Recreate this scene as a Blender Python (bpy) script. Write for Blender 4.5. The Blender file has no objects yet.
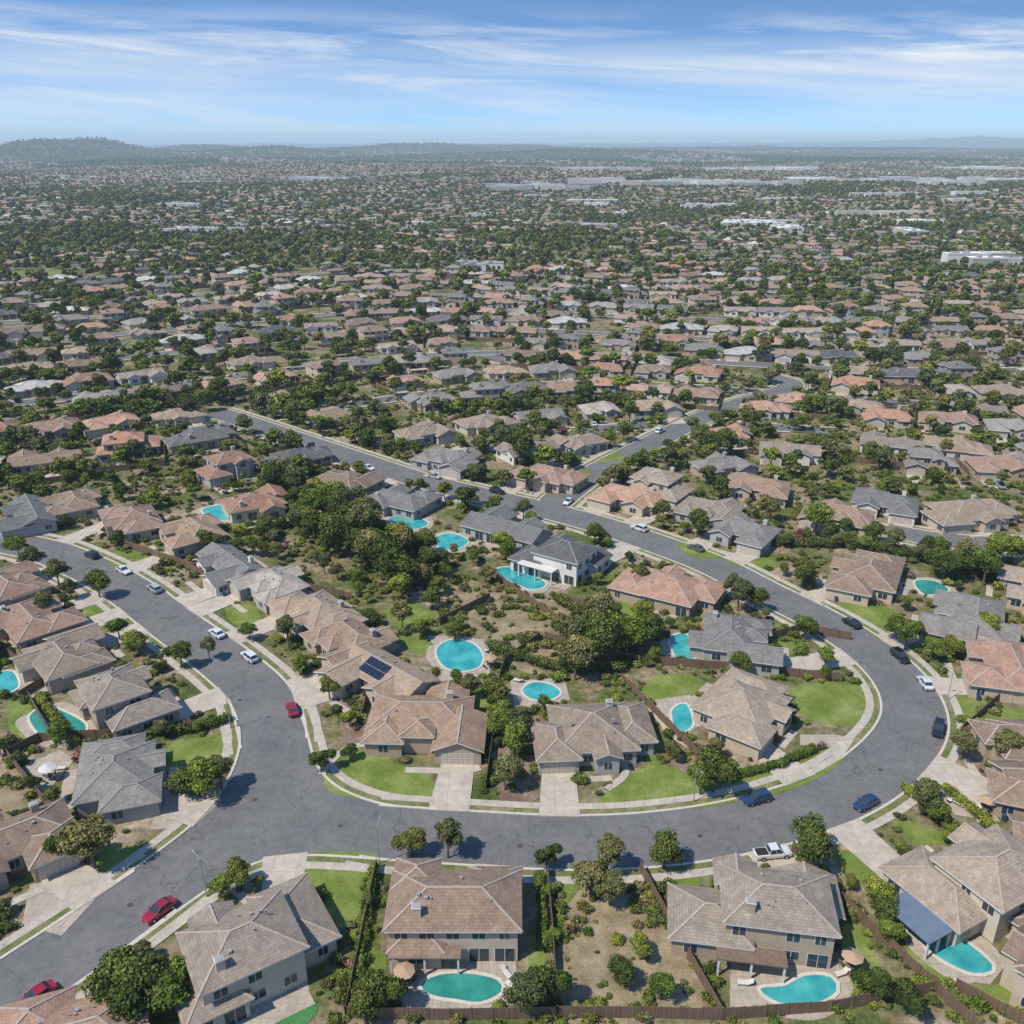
import bpy, math, random
import numpy as np
from mathutils import Vector, noise
R=random.Random(11)
HC=90.0; TH=math.radians(22.3); F=900.0
S_,C_=math.sin(TH),math.cos(TH)
def P(u,v,z=0.0):
    """survey reading -> world position on the level z"""
    x=(u-512)/F; y=(512-v)/F
    t=(HC-z)/(S_-y*C_)
    return (x*t,(C_+y*S_)*t)
scene=bpy.context.scene
COL=scene.collection
# ---------------------------------------------------------------- materials
class NT:
    def __init__(s,name):
        s.m=bpy.data.materials.new(name); s.m.use_nodes=True
        s.t=s.m.node_tree; s.n=s.t.nodes; s.l=s.t.links
        s.b=s.n['Principled BSDF']
    def add(s,ty,**k):
        n=s.n.new(ty)
        for a,b in k.items(): setattr(n,a,b)
        return n
    def link(s,a,b): s.l.new(a,b)
    def noise(s,vec,scale,detail=4,rough=.6):
        n=s.add('ShaderNodeTexNoise'); n.inputs['Scale'].default_value=scale
        n.inputs['Detail'].default_value=detail; n.inputs['Roughness'].default_value=rough
        if vec is not None: s.link(vec,n.inputs['Vector'])
        return n.outputs['Fac']
    def ramp(s,fac,stops):
        n=s.add('ShaderNodeValToRGB'); e=n.color_ramp.elements
        while len(e)<len(stops): e.new(0.5)
        for i,(p,c) in enumerate(stops):
            e[i].position=p; e[i].color=(c[0],c[1],c[2],1) if hasattr(c,'__len__') else (c,c,c,1)
        s.link(fac,n.inputs['Fac']); return n.outputs['Color']
    def mix(s,f,a,b,mode='MIX'):
        n=s.add('ShaderNodeMix',data_type='RGBA',blend_type=mode)
        for sock,val in ((n.inputs[0],f),(n.inputs[6],a),(n.inputs[7],b)):
            if hasattr(val,'is_linked'): s.link(val,sock)
            elif hasattr(val,'__len__'): sock.default_value=(val[0],val[1],val[2],1)
            else: sock.default_value=val
        return n.outputs[2]
    def bump(s,h,dist,strength=.6):
        n=s.add('ShaderNodeBump'); n.inputs['Distance'].default_value=dist; n.inputs['Strength'].default_value=strength
        s.link(h,n.inputs['Height']); s.link(n.outputs[0],s.b.inputs['Normal'])
    def pos(s): return s.add('ShaderNodeNewGeometry').outputs['Position']
    def rand(s): return s.add('ShaderNodeObjectInfo').outputs['Random']
    def base(s,c): s.link(c,s.b.inputs['Base Color'])
def simple(name,c,rough=.8,var=.18,scale=1.2,metal=0,spec=.3):
    t=NT(name); f=t.noise(t.pos(),scale,2,.65)
    k1=[x*(1-var) for x in c]; k2=[min(1,x*(1+var)) for x in c]
    t.base(t.ramp(f,[(.3,k1),(.7,k2)]))
    t.b.inputs['Roughness'].default_value=rough; t.b.inputs['Metallic'].default_value=metal
    t.b.inputs['Specular IOR Level'].default_value=spec
    return t.m
def roofmat(name,c):
    t=NT(name)
    uv=t.add('ShaderNodeUVMap'); uv.uv_map='UVMap'
    b=t.add('ShaderNodeTexBrick'); t.link(uv.outputs[0],b.inputs['Vector'])
    b.inputs['Scale'].default_value=1; b.inputs['Brick Width'].default_value=.42; b.inputs['Row Height'].default_value=.38
    b.inputs['Mortar Size'].default_value=.03; b.inputs['Mortar Smooth'].default_value=.8
    b.inputs['Color1'].default_value=(.86,.86,.86,1); b.inputs['Color2'].default_value=(1.14,1.12,1.08,1); b.inputs['Mortar'].default_value=(.55,.54,.53,1)
    n=t.noise(t.pos(),.45,4,.75)
    col=t.mix(1,t.ramp(n,[(.3,[x*.74 for x in c]),(.7,[x*1.2 for x in c])]),b.outputs['Color'],'MULTIPLY')
    r=t.ramp(t.rand(),[(0,(.76,.78,.80)),(.5,(1,.98,.96)),(1,(1.28,1.2,1.11))])
    t.base(t.mix(1,col,r,'MULTIPLY'))
    t.b.inputs['Roughness'].default_value=.85; t.b.inputs['Specular IOR Level'].default_value=.2
    return t.m
ROOF=[roofmat('roof_tile_tan',(.32,.25,.19)),roofmat('roof_tile_brown',(.255,.187,.14)),roofmat('roof_tile_pink',(.345,.225,.168)),
      roofmat('roof_tile_gray',(.20,.193,.185)),roofmat('roof_tile_charcoal',(.12,.12,.122)),roofmat('roof_tile_lightgray',(.34,.32,.29)),
      roofmat('roof_tile_beige',(.285,.242,.2)),roofmat('roof_tile_terracotta',(.37,.21,.14)),roofmat('roof_membrane_pale',(.5,.49,.46))]
WALL=[simple('stucco_beige',(.46,.38,.29),.9,.08,.6),simple('stucco_tan',(.38,.30,.22),.9,.08,.6),simple('stucco_white',(.62,.60,.55),.9,.06,.6),
      simple('stucco_gray',(.36,.35,.33),.9,.08,.6),simple('stucco_cream',(.50,.44,.35),.9,.07,.6)]
TRIM=simple('white_trim',(.58,.56,.52),.6,.05)
RIDGE=simple('ridge_cap_tile',(.36,.30,.25),.85,.2,3)
RIDGED=simple('ridge_cap_gray',(.24,.23,.22),.85,.2,3)
t=NT('window_glass'); t.b.inputs['Base Color'].default_value=(.03,.045,.06,1); t.b.inputs['Roughness'].default_value=.08; GLASS=t.m
t=NT('garage_door'); uv=t.add('ShaderNodeUVMap'); uv.uv_map='UVMap'
b=t.add('ShaderNodeTexBrick'); t.link(uv.outputs[0],b.inputs['Vector']); b.offset=0
for k,v in (('Scale',1),('Brick Width',.8),('Row Height',.52),('Mortar Size',.04)): b.inputs[k].default_value=v
b.inputs['Color1'].default_value=(.5,.44,.36,1); b.inputs['Color2'].default_value=(.47,.41,.34,1); b.inputs['Mortar'].default_value=(.28,.24,.2,1)
t.base(b.outputs['Color']); GARAGE=t.m
DOOR=simple('wood_door',(.14,.07,.035),.6)
METALV=simple('vent_metal',(.3,.3,.3),.5,.1)
SOLAR=simple('solar_panel',(.015,.02,.045),.15,.2,.8,0,.7)
PATIOROOF=simple('blue_metal_roof',(.13,.17,.22),.5,.1,1)
PATIOWOOD=simple('pergola_wood',(.17,.12,.085),.8,.2,2)
t=NT('asphalt'); p=t.pos()
a=t.noise(p,.12,4,.6); bb=t.noise(p,6,2,.7); cc=t.noise(p,.7,4,.75)
col=t.ramp(a,[(.3,(.128,.127,.125)),(.7,(.175,.171,.165))])
col=t.mix(.35,col,t.ramp(bb,[(.3,(.6,.6,.6)),(.7,(1.3,1.3,1.3))]),'MULTIPLY')
col=t.mix(.55,col,t.ramp(cc,[(.35,(.74,.74,.75)),(.65,(1.16,1.16,1.15))]),'MULTIPLY')
w=t.add('ShaderNodeTexVoronoi',feature='DISTANCE_TO_EDGE'); w.inputs['Scale'].default_value=.13
dn=t.add('ShaderNodeTexNoise'); dn.inputs['Scale'].default_value=.5; t.link(p,dn.inputs['Vector'])
va=t.add('ShaderNodeVectorMath',operation='MULTIPLY_ADD'); t.link(dn.outputs['Color'],va.inputs[0]); va.inputs[1].default_value=(6,6,0); t.link(p,va.inputs[2])
t.link(va.outputs[0],w.inputs['Vector'])
crack=t.ramp(w.outputs['Distance'],[(0,(.55,.55,.55)),(.014,(1,1,1))])
t.base(t.mix(.75,col,crack,'MULTIPLY')); t.b.inputs['Roughness'].default_value=.9; t.b.inputs['Specular IOR Level'].default_value=.2; ASPH=t.m
def concrete(name,c,grid=1.6):
    t=NT(name); p=t.pos()
    col=t.ramp(t.noise(p,.5,5,.75),[(.3,[x*.72 for x in c]),(.7,[x*1.12 for x in c])])
    b=t.add('ShaderNodeTexBrick'); b.offset=0; t.link(p,b.inputs['Vector'])
    for k,v in (('Scale',1),('Brick Width',grid),('Row Height',grid),('Mortar Size',.03)): b.inputs[k].default_value=v
    b.inputs['Color1'].default_value=(1,1,1,1); b.inputs['Color2'].default_value=(.92,.92,.92,1); b.inputs['Mortar'].default_value=(.66,.65,.63,1)
    t.base(t.mix(1,col,b.outputs['Color'],'MULTIPLY')); t.b.inputs['Roughness'].default_value=.9; return t.m
CONC=concrete('driveway_concrete',(.48,.415,.34),3.2)
SIDE=concrete('sidewalk_concrete',(.47,.415,.345),1.5)
KERB=simple('kerb_concrete',(.49,.44,.38),.9,.1)
PATIO=concrete('patio_paving',(.42,.355,.285),.9)
COPE=simple('pool_coping',(.52,.47,.4),.8,.1,2)
def grass(name,c1,c2,c3,s=.22):
    t=NT(name); p=t.pos()
    col=t.ramp(t.noise(p,s,4,.7),[(.32,c1),(.5,c2),(.70,c3)])
    col=t.mix(.6,col,t.ramp(t.noise(p,4,3,.8),[(.3,(.5,.5,.5)),(.7,(1.4,1.4,1.4))]),'MULTIPLY')
    t.base(col); t.b.inputs['Roughness'].default_value=.95; t.b.inputs['Specular IOR Level'].default_value=.1; return t.m
LAWN=grass('lawn_grass',(.10,.14,.026),(.15,.195,.04),(.255,.265,.095),.16)
STRIP=grass('verge_grass',(.10,.13,.035),(.16,.17,.065),(.28,.235,.15),.3)
DRY=grass('dry_brush',(.15,.125,.062),(.26,.205,.125),(.37,.295,.195))
TURF=grass('artificial_turf',(.05,.17,.05),(.06,.19,.06),(.07,.21,.07))
MULCH=grass('garden_mulch',(.12,.085,.055),(.20,.145,.10),(.32,.255,.18))
t=NT('terrain'); p=t.pos()
c1=t.ramp(t.noise(p,.08,5,.7),[(.30,(.055,.078,.02)),(.44,(.11,.13,.04)),(.52,(.21,.17,.10)),(.61,(.31,.25,.17)),(.71,(.42,.36,.28))])
c2=t.ramp(t.noise(p,.8,4,.75),[(.3,(.4,.4,.4)),(.7,(1.4,1.4,1.4))])
near=t.mix(.85,c1,c2,'MULTIPLY')
far=t.ramp(t.noise(p,.008,8,.78),[(.34,(.03,.045,.018)),(.5,(.06,.075,.03)),(.6,(.12,.11,.06)),(.68,(.25,.2,.14)),(.75,(.4,.37,.32))])
sp=t.add('ShaderNodeSeparateXYZ'); t.link(p,sp.inputs[0])
mr=t.add('ShaderNodeMapRange'); t.link(sp.outputs[1],mr.inputs[0]); mr.inputs[1].default_value=450; mr.inputs[2].default_value=1800
t.base(t.mix(mr.outputs[0],near,far)); t.b.inputs['Roughness'].default_value=1; t.b.inputs['Specular IOR Level'].default_value=.05; GROUND=t.m
def water(name,c1,c2):
    t=NT(name); p=t.pos()
    t.base(t.ramp(t.noise(p,.35,2,.5),[(.3,c1),(.7,c2)])); t.bump(t.noise(p,2.5,3,.5),.05,.25)
    t.b.inputs['Roughness'].default_value=.06; return t.m
POOL=water('pool_water',(.02,.24,.26),(.07,.40,.39)); POOLD=water('pool_water_green',(.02,.17,.14),(.04,.28,.23))
def foliage(name,dark,mid,light):
    t=NT(name)
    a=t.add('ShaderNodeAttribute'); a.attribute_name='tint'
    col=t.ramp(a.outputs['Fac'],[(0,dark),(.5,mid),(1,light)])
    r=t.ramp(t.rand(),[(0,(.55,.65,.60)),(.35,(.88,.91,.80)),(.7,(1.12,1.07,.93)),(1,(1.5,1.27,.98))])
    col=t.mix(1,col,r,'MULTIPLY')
    df=t.add('ShaderNodeBsdfDiffuse'); t.link(col,df.inputs[0]); t.link(df.outputs[0],t.n['Material Output'].inputs[0]); return t.m
LEAF=foliage('leaf_green',(.028,.043,.012),(.086,.112,.03),(.195,.22,.062))
LEAF2=foliage('leaf_olive',(.048,.057,.026),(.135,.14,.062),(.25,.245,.115))
LEAF3=foliage('leaf_bright',(.046,.074,.014),(.135,.18,.034),(.255,.29,.07))
LEAF4=foliage('leaf_dry',(.07,.06,.025),(.19,.155,.075),(.32,.265,.14))
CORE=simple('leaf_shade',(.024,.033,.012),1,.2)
BARK=simple('bark',(.13,.095,.07),.95,.3,3)
t=NT('fence_wood'); uv=t.add('ShaderNodeUVMap'); uv.uv_map='UVMap'
b=t.add('ShaderNodeTexBrick'); b.offset=0; t.link(uv.outputs[0],b.inputs['Vector'])
for k,v in (('Scale',1),('Brick Width',.15),('Row Height',4),('Mortar Size',.02)): b.inputs[k].default_value=v
b.inputs['Color1'].default_value=(.15,.09,.055,1); b.inputs['Color2'].default_value=(.21,.14,.095,1); b.inputs['Mortar'].default_value=(.05,.03,.02,1)
t.base(b.outputs['Color']); t.b.inputs['Roughness'].default_value=.9; FENCE=t.m
FPOST=simple('fence_post',(.15,.10,.07),.9)
# ---------------------------------------------------------------- builder
class MB:
    def __init__(s): s.v=[];s.f=[];s.m=[];s.uv=[];s.mats=[]
    def mi(s,m):
        if m not in s.mats: s.mats.append(m)
        return s.mats.index(m)
    def face(s,pts,m,uv=None):
        i=len(s.v); s.v+= [tuple(p) for p in pts]; s.f.append(tuple(range(i,i+len(pts)))); s.m.append(s.mi(m))
        if uv is None:
            a=Vector(pts[0]); e=(Vector(pts[1])-a); 
            if e.length<1e-6: e=Vector((1,0,0))
            e.normalize(); n=Vector((0,0,0))
            for k in range(1,len(pts)-1):
                n+=(Vector(pts[k])-a).cross(Vector(pts[k+1])-a)
            if n.length<1e-9: n=Vector((0,0,1))
            n.normalize(); g=n.cross(e)
            uv=[((Vector(p)-a).dot(e),(Vector(p)-a).dot(g)) for p in pts]
        s.uv+=uv
    def box(s,x0,x1,y0,y1,z0,z1,m,top=None,bottom=False):
        p=[(x0,y0,z0),(x1,y0,z0),(x1,y1,z0),(x0,y1,z0),(x0,y0,z1),(x1,y0,z1),(x1,y1,z1),(x0,y1,z1)]
        for a in ((0,1,5,4),(1,2,6,5),(2,3,7,6),(3,0,4,7)): s.face([p[i] for i in a],m)
        s.face([p[i] for i in (4,5,6,7)],top or m)
        if bottom: s.face([p[i] for i in (3,2,1,0)],m)
    def bar(s,p,q,w,h,m):
        p=Vector(p);q=Vector(q);d=(q-p).normalized(); sd=d.cross(Vector((0,0,1)))
        if sd.length<1e-3: sd=Vector((1,0,0))
        sd.normalize(); up=sd.cross(d)
        a=[p-sd*w/2,p+sd*w/2,p+sd*w/2+up*h,p-sd*w/2+up*h]; b=[x+(q-p) for x in a]
        for i in range(4): s.face([a[i],b[i],b[(i+1)%4],a[(i+1)%4]],m)
        s.face(a,m); s.face(b[::-1],m)
    def cyl(s,p,q,r0,r1,m,n=8):
        p=Vector(p);q=Vector(q);d=(q-p).normalized(); a=d.orthogonal().normalized(); b=d.cross(a)
        A=[p+(a*math.cos(2*math.pi*i/n)+b*math.sin(2*math.pi*i/n))*r0 for i in range(n)]
        B=[q+(a*math.cos(2*math.pi*i/n)+b*math.sin(2*math.pi*i/n))*r1 for i in range(n)]
        for i in range(n): s.face([A[i],A[(i+1)%n],B[(i+1)%n],B[i]],m)
        s.face(A[::-1],m); s.face(B,m)
    def mesh(s,name):
        me=bpy.data.meshes.new(name); me.from_pydata(s.v,[],s.f)
        for m in s.mats: me.materials.append(m)
        me.polygons.foreach_set('material_index',s.m)
        u=me.uv_layers.new(name='UVMap'); u.data.foreach_set('uv',[c for p in s.uv for c in p])
        me.update(); return me
def put(name,me,loc=(0,0,0),rot=0,scl=1,coll=None):
    o=bpy.data.objects.new(name,me); o.location=loc; o.rotation_euler=(0,0,rot)
    o.scale=(scl,scl,scl) if not hasattr(scl,'__len__') else scl
    (coll or COL).objects.link(o); return o
# ---------------------------------------------------------------- terrain
HILLS=[(95,6300,330,500,80),(20,5600,450,600,52),(150,6800,380,500,46),(300,6900,500,500,64),(230,8200,700,600,58),(400,8600,800,600,58),
 (560,6500,900,500,44),(480,9500,1500,700,60),(760,10500,2200,800,48),(960,19000,2600,2500,140),(1060,16000,2500,2000,120),(700,20000,6000,2500,85),(300,22000,6000,3000,75),(880,9000,1500,700,40)]
HL=[((u-512)/900*d,d,sx,sy,h) for u,d,sx,sy,h in HILLS]
def hz(x,y):
    if y<650: return 0.0
    k=min(1,(y-650)/900); k=k*k*(3-2*k)
    h=k*(9*math.sin(x/290+1)*math.sin(y/370+.6)+5*math.sin(x/520-2+y/800))
    if y>3000:
        g=0
        for a,b,sx,sy,hh in HL:
            q=((x-a)/sx)**2+((y-b)/sy)**2
            if q<12: g+=hh*math.exp(-q)
        h+=g*(1+.35*noise.noise(Vector((x/400,y/400,0))))
    return h
ys=[-400,-100,0,100,200,300,400,500,600,650]
y=650.
while y<9500: y+=max(40,y*.017); ys.append(y)
while y<70000: y*=1.05; ys.append(y)
nx=170; vs=[];fs=[]
for y in ys:
    w=700+max(0,y)*.85
    for i in range(nx+1):
        x=-w+2*w*i/nx; vs.append((x,y,hz(x,y)))
for j in range(len(ys)-1):
    for i in range(nx):
        a=j*(nx+1)+i; fs.append((a,a+1,a+nx+2,a+nx+1))
me=bpy.data.meshes.new('ground'); me.from_pydata(vs,[],fs); me.materials.append(GROUND)
me.polygons.foreach_set('use_smooth',[True]*len(fs)); put('ground',me)
# ---------------------------------------------------------------- roads
def smooth(pts,step=1.0,closed=False):
    n=len(pts); out=[]
    rng=range(n) if closed else range(n-1)
    for i in rng:
        if closed: p0,p1,p2,p3=[pts[(i+k)%n] for k in (-1,0,1,2)]
        else: p0,p1,p2,p3=pts[max(i-1,0)],pts[i],pts[i+1],pts[min(i+2,n-1)]
        L=math.dist(p1,p2); k=max(2,int(L/step))
        for j in range(k):
            t=j/k
            out.append(tuple(.5*((2*p1[a])+(-p0[a]+p2[a])*t+(2*p0[a]-5*p1[a]+4*p2[a]-p3[a])*t*t+(-p0[a]+3*p1[a]-3*p2[a]+p3[a])*t**3) for a in (0,1)))
    if not closed: out.append(tuple(pts[-1]))
    return out
def relax(a,it=6):
    a=np.array(a)
    for _ in range(it): a[1:-1]=(a[:-2]+a[1:-1]*2+a[2:])/4
    return a
RD=[ # surveyed centre lines, width
 ([(-80,1055),(0,997),(60,957),(120,914),(180,870),(232,826),(262,782),(274,738),(262,697),(228,664),(175,625),(125,588),(75,562),(30,547),(-80,528)],10.2),
 ([(-80,1055),(0,997),(60,957),(120,916),(195,864),(258,834),(320,828),(400,833),(480,838),(560,842),(640,840),(720,830),(790,813),(850,789),(893,757),(915,722),(906,688),(875,655),(825,622),(765,592),(715,566),(660,545),(600,525),(540,509),(480,495),(420,480),(360,460),(300,440),(250,423),(215,412)],10.2),
 ([(262,697),(274,738),(283,777),(312,808),(365,829),(400,833)],10.2),
 ([(545,511),(575,487),(607,466),(652,443),(700,419),(745,402),(785,390),(790,382),(760,374)],9.5),
 ([(1100,552),(1000,545),(940,540),(890,531)],9.0),
]
ROADS=[]
for pts,w in RD: ROADS.append((relax(smooth([P(*q) for q in pts]),12),w))
ALLR=np.concatenate([r for r,_ in ROADS])
ALLI=np.concatenate([np.full(len(r),i) for i,(r,_) in enumerate(ROADS)])
def droad(x,y):
    d=(ALLR[:,0]-x)**2+(ALLR[:,1]-y)**2; i=d.argmin(); return math.sqrt(d[i]),ALLR[i]
def ribbon(name,c,o0,o1,z,m,skip=None,zf=None,skirt=0):
    b=MB(); c=np.asarray(c); t=np.gradient(c,axis=0); t/=np.linalg.norm(t,axis=1)[:,None]+1e-9
    n=np.stack([-t[:,1],t[:,0]],1); A=c+n*o0; B=c+n*o1
    for i in range(len(c)-1):
        mid=(A[i]+B[i]+A[i+1]+B[i+1])/4
        if skip and skip(mid[0],mid[1]): continue
        zz=[z]*4 if zf is None else [zf(*A[i])+z,zf(*B[i])+z,zf(*B[i+1])+z,zf(*A[i+1])+z]
        b.face([(A[i][0],A[i][1],zz[0]),(A[i+1][0],A[i+1][1],zz[3]),(B[i+1][0],B[i+1][1],zz[2]),(B[i][0],B[i][1],zz[1])][::-1 if o1<o0 else 1],m)
        if skirt:
            for Q in (A,B):
                b.face([(Q[i][0],Q[i][1],z-skirt),(Q[i+1][0],Q[i+1][1],z-skirt),(Q[i+1][0],Q[i+1][1],z),(Q[i][0],Q[i][1],z)],m)
    if b.f: return put(name,b.mesh(name))
for k,(c,w) in enumerate(ROADS):
    ribbon('road',c,-w/2,w/2,.008+.004*k,ASPH)
    def sk(x,y,k=k,pad=-.15):
        for j,(c2,w2) in enumerate(ROADS):
            if j!=k and ((c2[:,0]-x)**2+(c2[:,1]-y)**2).min()<(w2/2+pad)**2: return True
        return False
    for s in (-1,1):
        ribbon('kerb',c,s*w/2,s*(w/2+.4),.13+.004*k,KERB,sk,skirt=.13)
        ribbon('grass_verge',c,s*(w/2+.4),s*(w/2+1.4),.10+.004*k,STRIP,lambda x,y:sk(x,y,pad=.45))
        ribbon('sidewalk',c,s*(w/2+1.4),s*(w/2+2.7),.125+.004*k,SIDE,lambda x,y:sk(x,y,pad=1.5),skirt=.12)
b=MB(); b.face([(*P(u,v),.036) for u,v in [(235,832),(262,790),(285,790),(318,815),(300,835),(262,843)]],ASPH); put('road',b.mesh('road_junction'))
IRON=simple('manhole_iron',(.06,.058,.055),.7,.2,5)
for u,v in [(255,800),(340,826),(520,846),(700,836),(880,770),(240,700),(130,905),(820,640)]:
    x,y=P(u,v); b=MB(); b.face([(x+.36*math.cos(a*.45),y+.36*math.sin(a*.45),.045) for a in range(14)],IRON); put('manhole_cover',b.mesh('manhole_cover'))
# ---------------------------------------------------------------- houses
def wallq(b,w,side,al,z0,ww,hh,proud,m):
    cx,cy,W,D=w[:4]
    x0,x1,y0,y1=cx-W/2,cx+W/2,cy-D/2,cy+D/2; p=proud
    if side=='f': q=[(al-ww/2,y0-p),(al+ww/2,y0-p)]
    if side=='b': q=[(al+ww/2,y1+p),(al-ww/2,y1+p)]
    if side=='l': q=[(x0-p,al+ww/2),(x0-p,al-ww/2)]
    if side=='r': q=[(x1+p,al-ww/2),(x1+p,al+ww/2)]
    b.face([(*q[0],z0),(*q[1],z0),(*q[1],z0+hh),(*q[0],z0+hh)],m)
def frame(b,w,side,al,z0,ww,hh):
    wallq(b,w,side,al,z0-.09,ww+.2,hh+.18,.03,TRIM); wallq(b,w,side,al,z0,ww,hh,.06,GLASS)
    wallq(b,w,side,al,z0,.07,hh,.075,TRIM)
def wing(b,w,rm,wm,rd,det,pitch=.40,oh=.55):
    cx,cy,W,D,h,kind,ax=w
    x0,x1,y0,y1=cx-W/2,cx+W/2,cy-D/2,cy+D/2
    b.box(x0,x1,y0,y1,0,h-.05,wm)
    sw=(ax=='y')
    a,c=(W/2+oh,D/2+oh) if not sw else (D/2+oh,W/2+oh)
    def T(x,y,z): return (cx+x,cy+y,z) if not sw else (cx-y,cy+x,z)
    zr=h+c*pitch; th=.2
    if kind=='h':
        r=max(a-c,.15)
        e=[(-a,-c),(a,-c),(a,c),(-a,c)]
        b.face([T(-a,-c,h),T(a,-c,h),T(r,0,zr),T(-r,0,zr)],rm); b.face([T(a,c,h),T(-a,c,h),T(-r,0,zr),T(r,0,zr)],rm)
        b.face([T(a,-c,h),T(a,c,h),T(r,0,zr)],rm); b.face([T(-a,c,h),T(-a,-c,h),T(-r,0,zr)],rm)
        for i in range(4):
            p,q=e[i],e[(i+1)%4]; b.face([T(*p,h-th),T(*q,h-th),T(*q,h),T(*p,h)],TRIM if det else rm)
        b.face([T(*p,h-th) for p in e[::-1]],wm)
        if det:
            b.bar(T(-r,0,zr-.03),T(r,0,zr-.03),.3,.1,rd)
            for sx in (-1,1):
                for sy in (-1,1): b.bar(T(sx*a,sy*c,h-.03),T(sx*r,0,zr-.03),.26,.09,rd)
    else:
        b.face([T(-a,-c,h),T(a,-c,h),T(a,0,zr),T(-a,0,zr)],rm); b.face([T(a,c,h),T(-a,c,h),T(-a,0,zr),T(a,0,zr)],rm)
        b.face([T(-a,-c,h-th),T(-a,0,zr-th),T(a,0,zr-th),T(a,-c,h-th)],wm); b.face([T(a,c,h-th),T(a,0,zr-th),T(-a,0,zr-th),T(-a,c,h-th)],wm)
        for sy in (-1,1):
            b.face([T(-a,sy*c,h-th),T(a,sy*c,h-th),T(a,sy*c,h),T(-a,sy*c,h)],TRIM)
            for sx in (-1,1):
                b.face([T(sx*a,sy*c,h-th),T(sx*a,0,zr-th),T(sx*a,0,zr),T(sx*a,sy*c,h)],TRIM)
        for sx in (-1,1):
            xx=sx*(a-oh); b.face([T(xx,-c+oh,h-.06),T(xx,c-oh,h-.06),T(xx,0,zr-.12)],wm)
        if det: b.bar(T(-a,0,zr-.03),T(a,0,zr-.03),.3,.1,rd)
TPL={
'A':([(0,2,17,9.5,2.9,'h','x'),(-5.2,-3.6,6.8,7.6,2.96,'h','y'),(4.2,-2.6,5.5,6,3.02,'g','y'),(4,6,8,6,2.85,'h','y')],1),
'B':([(1.5,1,12,10,5.6,'h','x'),(-5.5,-2,7.2,12,3.0,'h','y'),(6.2,3,6.8,8,2.9,'h','x'),(3.5,-3.6,4.5,4.4,5.25,'g','y')],1),
'C':([(0,1,19,8.5,3,'g','x'),(6.0,-4.2,6.8,8,2.94,'g','y'),(-4,-3,5,5,3.07,'g','y')],1),
'D':([(0,0,14,12,3.1,'h','x'),(-7,-3,7,9,2.9,'h','y'),(7.2,1,6.8,10,2.96,'h','y'),(1.5,-6,4,4,3.22,'g','y')],1),
'E':([(0,1,16,10.5,5.3,'h','x'),(-5,-5,6.4,6,2.9,'h','y'),(5.2,-4,5,5,5.4,'h','y'),(4.5,6,6,3,3.05,'h','x')],1),
'G':([(-1,1.5,15,9,3.2,'h','x'),(5.4,-3.2,6.9,9,2.97,'g','y'),(-6,-1.5,5.5,9,2.9,'h','y'),(-1,-2.8,4.5,4.5,3.5,'h','y'),(2.5,6.2,6,5,2.84,'g','y')],1),
'M':([(-2,1,11,10,5.7,'h','x'),(5,2.5,8,9,3.1,'h','x'),(-5.8,-4,6.6,7,3.0,'g','y'),(2,-3.5,4,4,5.2,'g','y')],2),
}
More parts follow.
